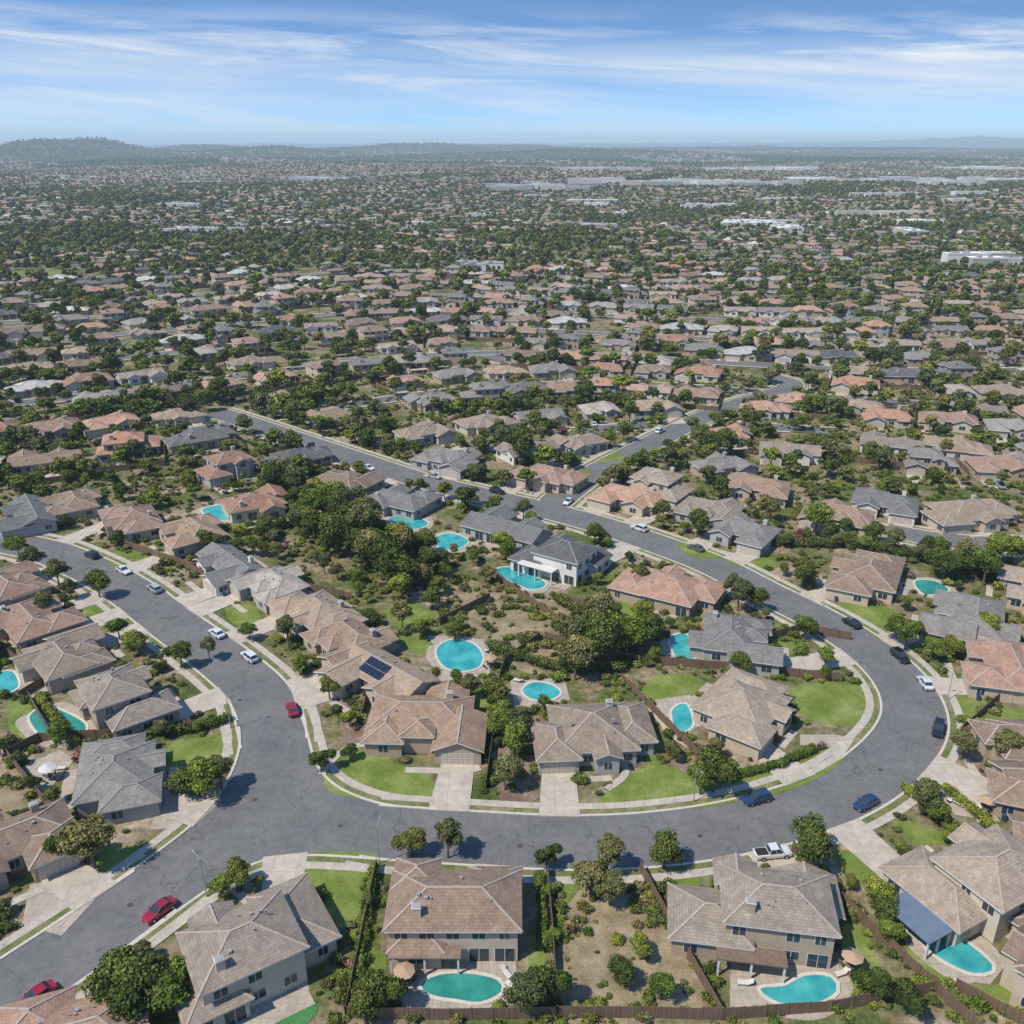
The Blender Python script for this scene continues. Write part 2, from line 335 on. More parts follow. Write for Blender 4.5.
def build_house(tpl,sx=1,sy=1,mir=False,rm=None,wm=None,det=True,lot=None,rs=None,extra=None,apron=False):
    rs=rs or random.Random(1); W,gi=TPL[tpl]; b=MB()
    ws=[]
    for i,w in enumerate(W):
        cx=w[0]*sx*(-1 if mir else 1); ws.append((cx,w[1]*sy,w[2]*sx+.01*i,w[3]*sy+.013*i,w[4],w[5],w[6]))
    rd=RIDGED if rm in (ROOF[3],ROOF[4]) else RIDGE
    for w in ws: wing(b,w,rm,wm,rd,det)
    def inside(x,y,z,k):
        for j,w in enumerate(ws):
            if j!=k and abs(x-w[0])<w[2]/2+.9 and abs(y-w[1])<w[3]/2+.9 and z<w[4]+.6: return True
        return False
    for k,w in enumerate(ws):
        cx,cy,ww,dd,h=w[:5]
        for side in 'fblr':
            L=ww if side in 'fb' else dd; n=max(1,int(L/3.0)); base=cx if side in 'fb' else cy
            for s in range(2 if h>4.5 else 1):
                for i in range(n):
                    if k==gi and side=='f': continue
                    al=base-L/2+(i+.5)*L/n
                    x,y={'f':(al,cy-dd/2-.3),'b':(al,cy+dd/2+.3),'l':(cx-ww/2-.3,al),'r':(cx+ww/2+.3,al)}[side]
                    if inside(x,y,1+2.8*s,k) or rs.random()<.15: continue
                    if s==0 and side=='b' and rs.random()<.5: frame(b,w,side,al,.15,min(2.3,L/n-.4),2.0)
                    else: frame(b,w,side,al,.95+2.75*s,rs.choice((1.2,1.5,1.8)),1.2)
    g=ws[gi]; gy=g[1]-g[3]/2
    wallq(b,g,'f',g[0],.04,5.1,2.3,.035,TRIM); wallq(b,g,'f',g[0],.05,4.8,2.15,.07,GARAGE)
    m=ws[0]
    wallq(b,m,'f',m[0]+(1.2 if not mir else -1.2),.1,1.1,2.15,.08,DOOR)
    if det:
        for _ in range(6):
            vx=m[0]+rs.uniform(-.3,.3)*m[2]; vy=m[1]+rs.uniform(.1,.3)*m[3]*rs.choice((-1,1))
            zz=m[4]+(m[3]/2+.5-abs(vy-m[1]))*.4; q=rs.choice((.08,.1,.18))
            b.box(vx-q,vx+q,vy-q,vy+q,zz-.2,zz+.35,METALV)
        if rs.random()<.55:
            cxx=m[0]+m[2]*.28; cy=m[1]+m[3]*.3; b.box(cxx-.5,cxx+.5,cy,cy+.8,0,m[4]+2.2,wm,top=METALV)
            b.box(cxx-.58,cxx+.58,cy-.08,cy+.88,m[4]+1.95,m[4]+2.1,TRIM)
    if apron:
        yb=m[1]+m[3]/2; x0=m[0]+rs.uniform(-7,-3); b.box(x0,x0+rs.uniform(7,10),yb-1,yb+rs.uniform(2.5,4.2),0,.113,PATIO)
        sd=1 if g[0]<0 else -1
        xs=sorted((g[0]+sd*2.6,g[0]+sd*8)); b.box(xs[0],xs[1],gy-2.2,gy-.9,0,.118,SIDE)
        b.box(-m[2]/2-1.3,m[2]/2+1.3,yb-m[3]-.9,yb-1.5,0,.109,MULCH)
    if extra: extra(b,ws)
    if lot:
        b.box(g[0]-2.7,g[0]+2.7,-13.5*1.0,gy+.3,0,.1,CONC)
        sd=1 if g[0]<0 else -1
        lx=sorted((g[0]+sd*3.6,g[0]+sd*12)); b.box(lx[0],lx[1],-12.6,-7.5,0,.07,rs.choice((LAWN,LAWN,DRY,MULCH,STRIP)))
        b.box(-9.3,9.3,6.4,14.9,0,.055,rs.choice((LAWN,LAWN,STRIP,MULCH)))
        if rs.random()<.8:
            b.box(-9.6,9.6,15.0,15.1,0,1.8,FENCE); b.box(-9.7,-9.6,-2,15.1,0,1.8,FENCE)
        if lot==2:
            px=rs.uniform(-4,4); b.box(px-5.5,px+5.5,8.6,14.5,0,.09,PATIO)
            pts=[(px+3.6*math.cos(q)*(1+.15*math.sin(2*q)),11.6+1.9*math.sin(q),.14) for q in [i*2*math.pi/14 for i in range(14)]]
            b.face([(px+(x-px)*1.15,11.6+(y-11.6)*1.2,.12) for x,y,z in pts],COPE); b.face(pts,POOL)
        elif lot==1: b.box(-5,5,6.6,10.5,0,.09,rs.choice((PATIO,PATIO,CONC)))
    return b,ws,(g[0],gy)
HOUSES=[]
OBP=[]
def inpoly(x,y,poly):
    c=False; n=len(poly)
    for i in range(n):
        x1,y1=poly[i]; x2,y2=poly[i-1]
        if (y1>y)!=(y2>y) and x<(x2-x1)*(y-y1)/(y2-y1)+x1: c=not c
    return c
def slab(name,poly,z,m,skirt=True):
    a=sum(poly[i-1][0]*poly[i][1]-poly[i][0]*poly[i-1][1] for i in range(len(poly)))
    if a<0: poly=poly[::-1]
    b=MB(); b.face([(x,y,z) for x,y in poly],m)
    if skirt:
        for i in range(len(poly)):
            p,q=poly[i-1],poly[i]; b.face([(*p,-.01),(*q,-.01),(*q,z),(*p,z)],m)
    return put(name,b.mesh(name))
ZJ=[0]
def zj(): ZJ[0]+=1; return (ZJ[0]%7)*.004
def hero(u,v,ang,tpl,sx,sy,mir,rf,wl,name='tile_roof_house',extra=None,drive=True,zc=None):
    two=tpl in 'BEM'; z=zc if zc is not None else (5.5 if two else 3.6)
    x,y=P(u,v,z); rs=random.Random(int(u*7+v)); r=math.radians(ang)
    b,ws,g=build_house(tpl,sx,sy,mir,ROOF[rf],WALL[wl],True,None,rs,extra,drive)
    put(name,b.mesh(name),(x,y,0),r); HOUSES.append((x,y,r,ws))
    ca,sa=math.cos(r),math.sin(r)
    if drive:
        gx,gy=x+g[0]*ca-g[1]*sa,y+g[0]*sa+g[1]*ca
        d,q=droad(gx,gy)
        if 5<d<32:
            n=np.array([q[0]-gx,q[1]-gy])/d; e=np.array([gx,gy])+n*(d-5.0)
            hx=np.array([ca,sa])*2.6; tx=np.array([-n[1],n[0]])*3.0
            if np.dot(hx,tx)<0: tx=-tx
            if abs(np.dot(hx,tx))/2.6/3.0>.35:
                s0=np.array([gx,gy])+np.array([-sa,ca])*.3
                poly=[tuple(s0-hx),tuple(s0+hx),tuple(e+tx),tuple(e-tx)]
                slab('driveway',poly,.15+zj(),CONC); OBP.append(poly)
    return x,y,r
def ex_solar(b,ws):
    m=ws[0]; c=m[3]/2+.55
    for i in range(5):
        x=m[0]-3.6+i*1.15
        for j in range(2):
            def q(dx,t): yy=m[1]-c+ t; return (x+dx,yy,m[4]+.12+t*.4)
            b.face([q(0,1+j*1.6),q(1.05,1+j*1.6),q(1.05,2.5+j*1.6),q(0,2.5+j*1.6)],SOLAR)
def cover(x0,x1,y0,y1,z,mat):
    def f(b,ws):
        b.box(x0,x1,y0,y1,z,z+.18,mat,bottom=True)
        for x in (x0+.3,(x0+x1)/2,x1-.3):
            b.box(x-.12,x+.12,y1-.4,y1-.16,0,z,TRIM)
    return f
HH=[
 (252,930,-148,'B',.95,.9,False,6,4,{}),
 (455,893,180,'E',.95,.82,False,1,0,{'extra':cover(-1,7.4,5.5,7.3,2.85,ROOF[1])}),
 (757,892,171,'M',1.12,.86,False,6,1,{'extra':cover(-3,5,6.0,8.3,2.75,PATIOWOOD)}),
 (985,866,-152,'B',1.0,.92,True,6,4,{'extra':cover(9.6,14.0,-3.5,3.5,2.75,PATIOROOF)}),
 (8,842,38,'A',.9,.8,True,1,1,{}),
 (115,768,108,'D',.8,.82,False,3,3,{}),
 (120,688,128,'B',.84,.84,False,6,1,{}),
 (66,650,132,'G',.9,.9,False,0,0,{}),
 (36,613,134,'A',.95,.85,False,2,1,{}),
 (8,580,140,'G',.9,.85,False,2,0,{}),
 (-45,640,135,'A',.9,.9,True,1,0,{}),
 (427,716,-2,'G',1.05,1.0,False,1,1,{}),
 (592,724,4,'D',.88,1.0,False,0,3,{}),
 (742,700,52,'D',.86,.95,False,6,0,{}),
 (738,634,76,'G',.9,.98,True,3,3,{}),
 (668,584,150,'D',1.0,1.0,False,2,1,{}),
 (560,547,147,'M',1.0,.95,False,4,2,{'name':'modern_house','extra':cover(-3,6,6,8.6,3.2,TRIM)}),
 (508,524,147,'C',1.05,1.0,False,3,3,{}),
 (402,495,150,'A',.95,.9,False,3,3,{}),
 (345,478,150,'G',.95,.9,True,1,1,{}),
 (347,638,-50,'G',.9,.85,False,1,1,{}),
 (382,670,-42,'C',.95,.9,True,0,0,{'extra':ex_solar}),
 (318,607,-48,'D',.9,.8,False,0,1,{}),
 (270,580,-48,'G',.82,.82,True,5,3,{}),
 (227,560,-48,'C',.92,.85,False,3,2,{}),
 (188,528,-50,'A',.9,.9,True,1,0,{}),
 (133,515,-58,'D',.9,.85,False,2,0,{}),
 (870,570,-118,'D',1.05,.95,True,1,0,{}),
 (968,614,-118,'G',1.12,1.0,False,3,3,{}),
 (1003,660,-105,'A',1.0,.9,True,2,0,{}),
 (1034,752,-92,'G',1.0,.9,False,1,1,{}),
 (1052,815,-110,'A',1.0,.9,False,1,1,{}),
 (628,494,-35,'A',1.0,.9,False,2,0,{}),
 (548,472,-33,'D',.95,.9,False,2,0,{}),
 (448,456,-30,'G',1.05,1,False,3,3,{}),
 (712,508,-32,'G',.95,.9,False,6,3,{}),
 (742,528,-35,'A',.85,.9,True,3,3,{}),
 (757,484,-20,'A',.95,.9,True,1,0,{}),
 (968,508,10,'D',1.1,1,False,0,0,{}),
 (28,510,-55,'C',1.0,.9,False,3,3,{}),
 (66,500,-55,'A',.85,.9,True,1,0,{}),
 (62,1050,20,'A',.9,.9,True,2,0,{'drive':False}),
 (838,512,-30,'G',.9,.9,True,1,0,{}),
 (1040,585,-118,'A',1,1,False,6,0,{}),
 (1085,955,-140,'B',1,1,False,1,0,{'drive':False}),
 (885,500,-25,'A',.9,.9,True,3,2,{}),
 (660,478,-35,'B',.9,.9,True,6,0,{}),
 (790,448,-15,'C',.9,.9,True,6,2,{}),
]
for h in HH: hero(*h[:9],**h[9])
# ---------------------------------------------------------------- lawns, pools, beds
def S(pts,st=.8): return smooth([P(*q) for q in pts],st,True)
LW=[[(328,762),(352,747),(395,763),(430,778),(434,800),(380,801),(328,790)],
 [(602,796),(628,778),(650,762),(690,775),(728,790),(740,800),(700,808),(640,811),(602,811)],
 [(735,782),(790,765),(835,745),(852,748),(832,770),(790,790),(745,799)],
 [(790,690),(830,682),(866,688),(872,700),(864,718),(845,726),(800,716)],
 [(640,690),(662,674),(702,680),(694,698),(665,712),(644,706)],
 [(838,604),(880,606),(905,618),(915,632),(890,642),(862,628)],
 [(945,690),(1000,688),(1060,700),(1060,730),(985,732),(955,715)],
 [(262,872),(300,855),(350,852),(380,858),(372,885),(352,925),(335,925),(318,895),(280,888)],
 [(905,948),(930,942),(975,985),(1030,980),(1060,1010),(960,1005)],
 [(842,930),(862,930),(892,985),(900,1000),(855,1000)],
 [(385,612),(412,603),(435,615),(408,630)],
 [(474,690),(494,684),(496,725),(480,728)],
 [(80,606),(112,606),(120,625),(95,632)],
 [(170,745),(222,735),(228,752),(190,782),(172,772)],
 [(10,700),(40,703),(28,740),(10,730)],
 [(720,550),(765,555),(775,568),(735,566)],[(680,543),(712,548),(720,558),(690,556)],
 [(105,556),(130,550),(150,560),(125,572)],
 [(893,822),(925,826),(950,840),(918,845)],
 [(556,872),(585,870),(575,895),(562,905)],
 [(355,960),(382,950),(385,975),(360,1000)],
 [(600,705),(612,700),(640,725),(660,760),(650,775),(640,745)],
 [(560,468),(590,470),(580,478),(550,476)],
 [(110,845),(140,850),(120,875),(95,870)],[(835,850),(875,862),(885,885),(850,880)],
 [(530,940),(545,940),(545,990),(530,985)],[(640,655),(668,650),(662,662),(640,664)],[(600,600),(630,605),(640,620),(610,615)],
 [(395,640),(425,635),(430,655),(405,650)],[(700,880),(690,900),(670,885),(680,870)],[(770,640),(800,645),(790,655)],[(225,610),(250,605),(262,622),(240,628)]]
LPOLY=[]
for l in LW: q=S(l); LPOLY.append(q); slab('lawn',q,.06+zj(),LAWN)
q=S([(255,1012),(300,996),(318,1010),(290,1035),(250,1035)]); slab('artificial_turf',q,.07,TURF); OBP.append(q)
PL=[([(437,650),(450,641),(470,643),(482,655),(478,668),(458,672),(442,665)],0),
 ([(523,690),(535,683),(552,686),(560,694),(548,701),(530,699)],0),
 ([(421,986),(440,976),(470,975),(497,981),(501,993),(480,1003),(455,1000),(432,996)],1),
 ([(760,990),(785,987),(805,977),(830,978),(836,992),(815,1004),(780,1004)],0),
 ([(922,938),(945,930),(992,966),(972,974),(935,956)],0),
 ([(30,718),(50,708),(85,725),(75,740),(45,738)],1),
 ([(-5,677),(12,672),(18,688),(0,694)],0),
 ([(670,640),(686,635),(697,655),(680,662)],0),
 ([(672,712),(686,705),(692,726),(678,732)],0),
 ([(497,573),(510,568),(545,583),(530,590)],0),
 ([(434,540),(450,534),(468,541),(457,550),(440,548)],0),
 ([(388,520),(408,515),(428,524),(410,530)],0),
 ([(203,510),(222,506),(242,511),(236,520),(212,519)],0),
 ([(915,582),(935,582),(948,591),(925,595)],1)]
def offs(poly,d):
    a=np.array(poly); t=np.roll(a,-1,0)-np.roll(a,1,0); t/=np.linalg.norm(t,axis=1)[:,None]
    n=np.stack([t[:,1],-t[:,0]],1)
    ar=sum(poly[i-1][0]*poly[i][1]-poly[i][0]*poly[i-1][1] for i in range(len(poly)))
    if ar<0: n=-n
    return [tuple(x) for x in a+n*d]
for pts,k in PL:
    q=S(pts); 
    pt=offs(q,1.9); pt=[pt[i] for i in range(0,len(pt),5)]
    slab('patio',smooth(pt,1,True),.09+zj(),PATIO); OBP.append(pt)
    b=MB(); o=offs(q,.45)
    for i in range(len(q)):
        a0,a1,b0,b1=q[i-1],q[i],o[i-1],o[i]
        b.face([(*a0,.22),(*a1,.22),(*b1,.22),(*b0,.22)],COPE); b.face([(*b0,.05),(*b1,.05),(*b1,.22),(*b0,.22)],COPE); b.face([(*a0,.14),(*a1,.14),(*a1,.22),(*a0,.22)],COPE)
    ar=sum(q[i-1][0]*q[i][1]-q[i][0]*q[i-1][1] for i in range(len(q)))
    b.face([(*p,.16) for p in (q if ar>0 else q[::-1])],POOLD if k else POOL)
    put('swimming_pool',b.mesh('swimming_pool'))
PT=[[(395,960),(515,958),(520,1005),(400,1010)],[(730,975),(850,960),(850,1005),(730,1010)],[(900,925),(930,920),(1010,960),(990,985),(960,980)],
 [(430,636),(490,640),(490,675),(440,682)],[(510,680),(565,680),(570,700),(515,710)],[(215,985),(300,960),(310,990),(255,1012)],
 [(940,795),(985,800),(1000,822),(955,815)],[(25,765),(60,750),(75,760),(40,800)],[(800,735),(835,735),(862,740),(850,752),(845,748),(800,745)],[(655,700),(690,695),(705,720),(680,742),(660,725)],
 [(165,790),(205,798),(216,806),(195,826),(150,830)],[(30,885),(70,875),(95,900),(62,936),(22,925)]]
for p_ in PT:
    q=[P(*c) for c in p_]; slab('patio',q,.072+zj()*.3,PATIO); OBP.append(q)
BR=[[(562,905),(640,878),(680,950),(715,1008),(562,1012)],[(435,575),(500,588),(560,605),(600,628),(600,665),(540,675),(505,660),(470,625)],[(0,750),(12,760),(70,840),(20,830),(-30,790)]]
for p_ in BR: slab('brush_ground',S(p_),.03+zj()*.3,DRY)
MU=[[(500,730),(530,725),(545,790),(500,800)],[(640,770),(700,740),(735,765),(700,785)],[(340,700),(365,700),(370,745),(345,745)],[(940,745),(1000,750),(1010,795),(950,790)]]
for p_ in MU: slab('garden_bed',S(p_),.045+zj()*.3,MULCH)
for pth in [[(478,772),(470,760),(455,758)],[(607,790),(625,775),(622,760)],[(325,800),(322,775),(345,750),(368,745)],[(850,740),(830,762),(780,782)],[(300,705),(318,690),(345,690)],[(250,905),(235,890)],[(645,700),(672,735),(700,752)]]:
    c=smooth([P(*q) for q in pth],.7); ribbon('garden_path',c,-.6,.6,.155,SIDE,lambda x,y:droad(x,y)[0]<5.2)
# ---------------------------------------------------------------- fences
FN=[[(346,1018),(360,950),(377,868)],[(557,1018),(553,940),(547,872)],[(346,1018),(450,1020),(557,1018),(640,1018),(722,1020)],[(640,872),(680,945),(722,1020)],
 [(722,1020),(830,1012),(935,992)],[(792,852),(860,922),(935,992),(990,1045)],[(622,682),(645,705),(690,750),(704,768)],[(645,664),(700,668),(770,674),(842,682)],
 [(8,758),(45,805),(80,832)],[(8,758),(40,742),(110,738),(170,730)],[(97,982),(125,1002),(155,1028)],[(488,572),(520,597),(562,625)],[(262,575),(300,588),(352,600)],
 [(440,625),(490,600)],[(493,680),(493,740),(486,790)],[(275,615),(305,640),(330,652)],[(350,520),(400,540),(450,565)],[(850,640),(800,632),(770,640)],
 [(545,640),(640,664)],[(560,600),(640,628),(670,640)],[(120,545),(180,565),(230,590)],[(1000,700),(960,735),(1020,745)],[(955,990),(1030,1030)],[(20,665),(0,650)],[(380,590),(440,585)],
 [(330,660),(370,690),(362,720)],[(540,640),(505,665),(500,680)],[(30,700),(55,745)],[(60,675),(20,700)]]
for f in FN:
    q=[P(*c) for c in f]; b=MB()
    for i in range(len(q)-1):
        A,B=np.array(q[i]),np.array(q[i+1]); L=np.linalg.norm(B-A); n=max(1,round(L/2.4))
        for k in range(n):
            p0=A+(B-A)*k/n; p1=A+(B-A)*(k+1)/n; d=(p1-p0)/np.linalg.norm(p1-p0); nn=np.array([-d[1],d[0]])*.03
            hh=1.8+R.uniform(-.06,.06)
            c=[p0-nn,p1-nn,p1+nn,p0+nn]; l=np.linalg.norm(p1-p0)
            for a_,b_ in ((0,1),(2,3)):
                b.face([(*c[a_],.03),(*c[b_],.03),(*c[b_],hh),(*c[a_],hh)],FENCE,[(k*l,0),(k*l+l,0),(k*l+l,hh),(k*l,hh)])
            b.face([(*x,hh) for x in c],FPOST)
            b.box(p0[0]-.07,p0[0]+.07,p0[1]-.07,p0[1]+.07,0,hh+.12,FPOST)
    put('wooden_fence',b.mesh('wooden_fence'))
# ---------------------------------------------------------------- trees
def leafmesh(name,lobes,n,size,mat,trunk=None,seed=0,core=.72):
    rs=np.random.RandomState(seed); L=np.array(lobes)
    vol=(L[:,3]*L[:,4]*L[:,5])**(2/3); idx=rs.choice(len(L),n,p=vol/vol.sum())
    d=rs.normal(size=(n,3)); d/=np.linalg.norm(d,axis=1)[:,None]; d[:,2]=np.where(d[:,2]<-.35,-d[:,2],d[:,2])
    rr=rs.uniform(.68,1.18,n)[:,None]; c=L[idx,:3]+d*L[idx,3:]*rr
    nn=d+rs.normal(size=(n,3))*.6; nn/=np.linalg.norm(nn,axis=1)[:,None]
    tt=np.cross(nn,rs.normal(size=(n,3))); tt/=np.linalg.norm(tt,axis=1)[:,None]; bb=np.cross(nn,tt)
    s=(size*rs.uniform(.5,1.35,n))[:,None]
    v=np.stack([c-tt*s,c-bb*s*.7,c+tt*s,c+bb*s*.7],1).reshape(-1,3)
    lobt=rs.uniform(-.2,.2,len(L))
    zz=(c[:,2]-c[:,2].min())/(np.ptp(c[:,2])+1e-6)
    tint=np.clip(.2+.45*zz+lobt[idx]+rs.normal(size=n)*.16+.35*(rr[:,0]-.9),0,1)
    vs=[tuple(x) for x in v]; fs=[(4*i,4*i+1,4*i+2,4*i+3) for i in range(n)]; mi=[0]*n; tn=list(tint)
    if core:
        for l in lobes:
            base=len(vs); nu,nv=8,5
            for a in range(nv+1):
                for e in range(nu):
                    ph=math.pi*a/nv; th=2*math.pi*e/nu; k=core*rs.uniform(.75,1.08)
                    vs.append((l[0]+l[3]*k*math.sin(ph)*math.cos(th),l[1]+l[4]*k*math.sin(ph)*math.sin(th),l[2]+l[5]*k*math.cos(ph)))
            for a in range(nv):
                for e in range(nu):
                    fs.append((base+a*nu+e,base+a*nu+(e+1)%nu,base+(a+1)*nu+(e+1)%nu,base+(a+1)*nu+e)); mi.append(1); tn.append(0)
    if trunk:
        tb=MB(); h,r=trunk; tb.cyl((0,0,-.1),(.1,.05,h),r,r*.6,BARK,7)
        for l in lobes[:5]: tb.cyl((.1,.05,h*.85),(l[0]*.8,l[1]*.8,l[2]),r*.45,r*.12,BARK,5)
        base=len(vs); vs+=tb.v; fs+=[tuple(i+base for i in f) for f in tb.f]; mi+=[2]*len(tb.f); tn+=[0]*len(tb.f)
    me=bpy.data.meshes.new(name); me.from_pydata(vs,[],fs)
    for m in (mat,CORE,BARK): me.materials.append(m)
    me.polygons.foreach_set('material_index',mi)
    at=me.attributes.new('tint','FLOAT','FACE'); at.data.foreach_set('value',tn); me.update(); return me
def lobes_round(seed,r=3.0,h=6.0,k=9):
    rs=random.Random(seed); out=[]
    zc=h-r*.85; ex=rs.uniform(.8,1.25)
    for i in range(k):
        a=rs.uniform(0,6.28); u=rs.uniform(-.5,1); d=r*.74*math.sqrt(max(.05,1-u*u))*rs.uniform(.6,1.1); z=zc+u*r*.62*rs.uniform(.8,1.15)
        q=r*rs.uniform(.22,.46); out.append((d*math.cos(a)*ex,d*math.sin(a)/ex,z,q*rs.uniform(.85,1.2),q*rs.uniform(.85,1.2),q*rs.uniform(.6,.9)))
    out.append((0,0,zc+r*.2,r*.55,r*.5,r*.5)); out.append((0,0,zc-.1*r,r*.6,r*.6,r*.45)); return out
def lobes_shrub(seed,r=1.0):
    rs=random.Random(seed); out=[]
    for i in range(rs.randint(4,7)):
        a=rs.uniform(0,6.28); d=r*rs.uniform(.1,.65); q=r*rs.uniform(.28,.6); out.append((d*math.cos(a),d*math.sin(a),q*.75,q,q,q*.85))
    return out
LMS=[LEAF,LEAF2,LEAF,LEAF3,LEAF,LEAF2,LEAF3,LEAF2]
NV=8
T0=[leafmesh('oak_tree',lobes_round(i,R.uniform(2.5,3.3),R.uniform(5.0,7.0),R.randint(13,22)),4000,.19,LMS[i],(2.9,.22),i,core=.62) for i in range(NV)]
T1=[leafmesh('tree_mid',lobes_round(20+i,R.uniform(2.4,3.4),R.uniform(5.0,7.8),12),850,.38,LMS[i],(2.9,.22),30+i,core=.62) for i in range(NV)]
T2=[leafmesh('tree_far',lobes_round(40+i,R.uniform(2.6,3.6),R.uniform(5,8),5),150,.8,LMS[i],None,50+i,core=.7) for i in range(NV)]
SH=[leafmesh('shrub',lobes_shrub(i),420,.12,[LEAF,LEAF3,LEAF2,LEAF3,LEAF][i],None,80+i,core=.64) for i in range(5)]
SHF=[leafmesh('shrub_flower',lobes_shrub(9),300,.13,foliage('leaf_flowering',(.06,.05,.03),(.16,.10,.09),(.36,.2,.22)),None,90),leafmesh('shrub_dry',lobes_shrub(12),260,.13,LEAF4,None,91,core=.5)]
HG=[([(150,735),(190,732),(226,722)],1.6,1.5),([(738,776),(775,768),(812,752)],1.2,1.2),([(945,792),(975,815),(1005,845)],1.4,1.4),([(905,790),(950,830)],1.2,1.2),([(300,890),(330,935)],1.3,1.2),
 ([(375,870),(365,930),(358,980)],1.0,1.3),([(540,880),(543,950)],1.0,1.3),([(40,700),(75,745)],1.3,1.5),([(640,640),(600,625),(560,605)],2.2,2.4),([(860,1000),(930,985)],1.3,1.4),([(490,650),(560,672),(620,672)],2.,2.2),([(850,548),(940,566),(1023,590)],3,3),([(770,545),(830,548)],2.5,2.5),([(1010,730),(960,722)],1.2,1.2)]
for q,w,h in HG:
    c=smooth([P(*p) for p in q],w*.7); lob=[]
    for i,(x,y) in enumerate(c): lob.append((x-c[0][0]+R.uniform(-.2,.2),y-c[0][1]+R.uniform(-.2,.2),h*.5,w*.62*R.uniform(.8,1.2),w*.62,h*.52*R.uniform(.75,1.15)))
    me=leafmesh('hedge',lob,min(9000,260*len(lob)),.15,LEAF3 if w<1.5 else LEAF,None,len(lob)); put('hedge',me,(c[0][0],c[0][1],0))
# ---------------------------------------------------------------- obstacle tests
def hithouse(x,y,pad=.6):
    for hx,hy,r,ws in HOUSES:
        dx,dy=x-hx,y-hy
        if dx*dx+dy*dy>420: continue
        lx=dx*math.cos(r)+dy*math.sin(r); ly=-dx*math.sin(r)+dy*math.cos(r)
        for w in ws:
            if abs(lx-w[0])<w[2]/2+pad and abs(ly-w[1])<w[3]/2+pad: return True
    return False
def infr(x,y,m=1.0):
    d=y*C_+90*S_
    return abs(x)<.57*d*m+12
FOREST=[[P(*q) for q in z] for z in [
 [(255,470),(300,490),(345,510),(395,545),(440,562),(465,578),(440,592),(420,590),(372,575),(330,560),(290,540),(262,510)],
 [(570,630),(610,630),(640,640),(632,672),(590,682),(565,672)],
 [(800,520),(880,525),(925,548),(1023,572),(1060,600),(960,590),(900,560),(820,548)]]]
SCRUB=[[P(*q) for q in z] for z in [[(566,900),(640,876),(712,1005),(568,1010)],[(435,575),(500,588),(600,625),(600,668),(510,672),(460,625)],[(0,760),(60,830),(20,850),(-40,800)],[(120,860),(160,840),(170,860),(130,900),(90,900)]]]
shrubs=[]
def tree(name,ms,x,y,s,sz=1.0):
    z=hz(x,y); put(name,R.choice(ms),(x,y,z),R.uniform(0,6.28),(s*R.uniform(.9,1.1),s*R.uniform(.9,1.1),s*sz*R.uniform(.88,1.12)))
MT=[(412,856,.75),(448,858,.8),(547,870,.65),(607,872,.8),(664,868,.8),(808,866,1.15),(713,792,1.15),(920,815,.9),(322,772,.7),(182,668,.85),(100,598,.9),(205,800,1.0),(222,790,.9),
 (188,795,.9),(95,868,1.2),(75,862,.9),(120,1000,1.0),(150,1010,1.1),(178,1015,1.0),(140,1022,1),(380,1010,.9),(365,1020,.8),(545,1005,.85),(525,1015,.8),(890,945,.6),(880,925,.6),(515,760,.9),(505,790,.9),(520,735,.8),
 (738,676,.7),(805,640,.9),(825,668,.7),(772,665,.6),(600,665,1.5),(575,680,1.3),(620,650,1.4),(388,585,1.6),(375,570,1.4),(405,590,1.3),(250,640,.6),(300,675,.6),(470,700,.7),(495,705,.8),(500,735,.8),
 (905,650,1.0),(895,640,.8),(640,590,.8),(730,600,.8),(560,640,.8),(340,535,1.3),(315,520,1.4),(285,490,1.3),(520,465,1.7),(700,445,1.0),(210,660,.6),(45,620,.8),(120,640,.7),(140,655,.8),(60,745,.7),(700,795,.8),
 (960,760,.8),(1000,765,.9),(985,640,.9),(930,660,.7),(240,890,.7),(225,900,.6),(350,760,.5),(870,1000,.7),(905,1015,.7),(20,560,.9),(60,590,1.0),(35,575,.9),(330,700,.7),(455,640,.6),(420,640,.6),(590,900,.9),(610,905,.8),(600,890,.7),(640,960,.6),(620,985,.6),(660,1000,.6),(205,412,1.2),(222,404,1.3),(190,420,1.1)]
for u,v,s in MT:
    x,y=P(u,v); tree('oak_tree',T0,x,y,s)
# ---- suburb beyond
def warp(p,q):
    return (p+28*math.sin(q/160+1)+14*math.sin(q/71+p/300), q+46*math.sin(p/210+.8)+17*math.sin(p/93+q/260)+15*math.sin(p/52+q/170)-.10*p*(1 if q<1200 else .3)+60*math.sin(p/700+q/900))
BELT=[]
def veg(x,y):
    v=noise.noise(Vector((x/230+3,y/300,0.3)))+.55*noise.noise(Vector((x/80,y/100,5)))
    for u,vv,rx,ry,k in BELT:
        v+=k*math.exp(-((x-u)/rx)**2-((y-vv)/ry)**2)
    return v-(.22 if y<650 else .03)
for u,v,rpx,ry,k in [(180,243,130,60,1.0),(420,262,110,50,.9),(530,238,60,80,.9),(650,215,90,150,.7),(320,300,50,30,.6),(800,195,120,250,.5),(90,205,100,200,.5),(960,225,90,90,.4),(600,280,60,40,.5),(870,300,60,40,.4),(40,320,60,40,.4)]:
    x,y=P(u,v); BELT.append((x,y,rpx*y/900,ry,k))
COMM=[] # commercial / open areas: u,v,width,depth,kind
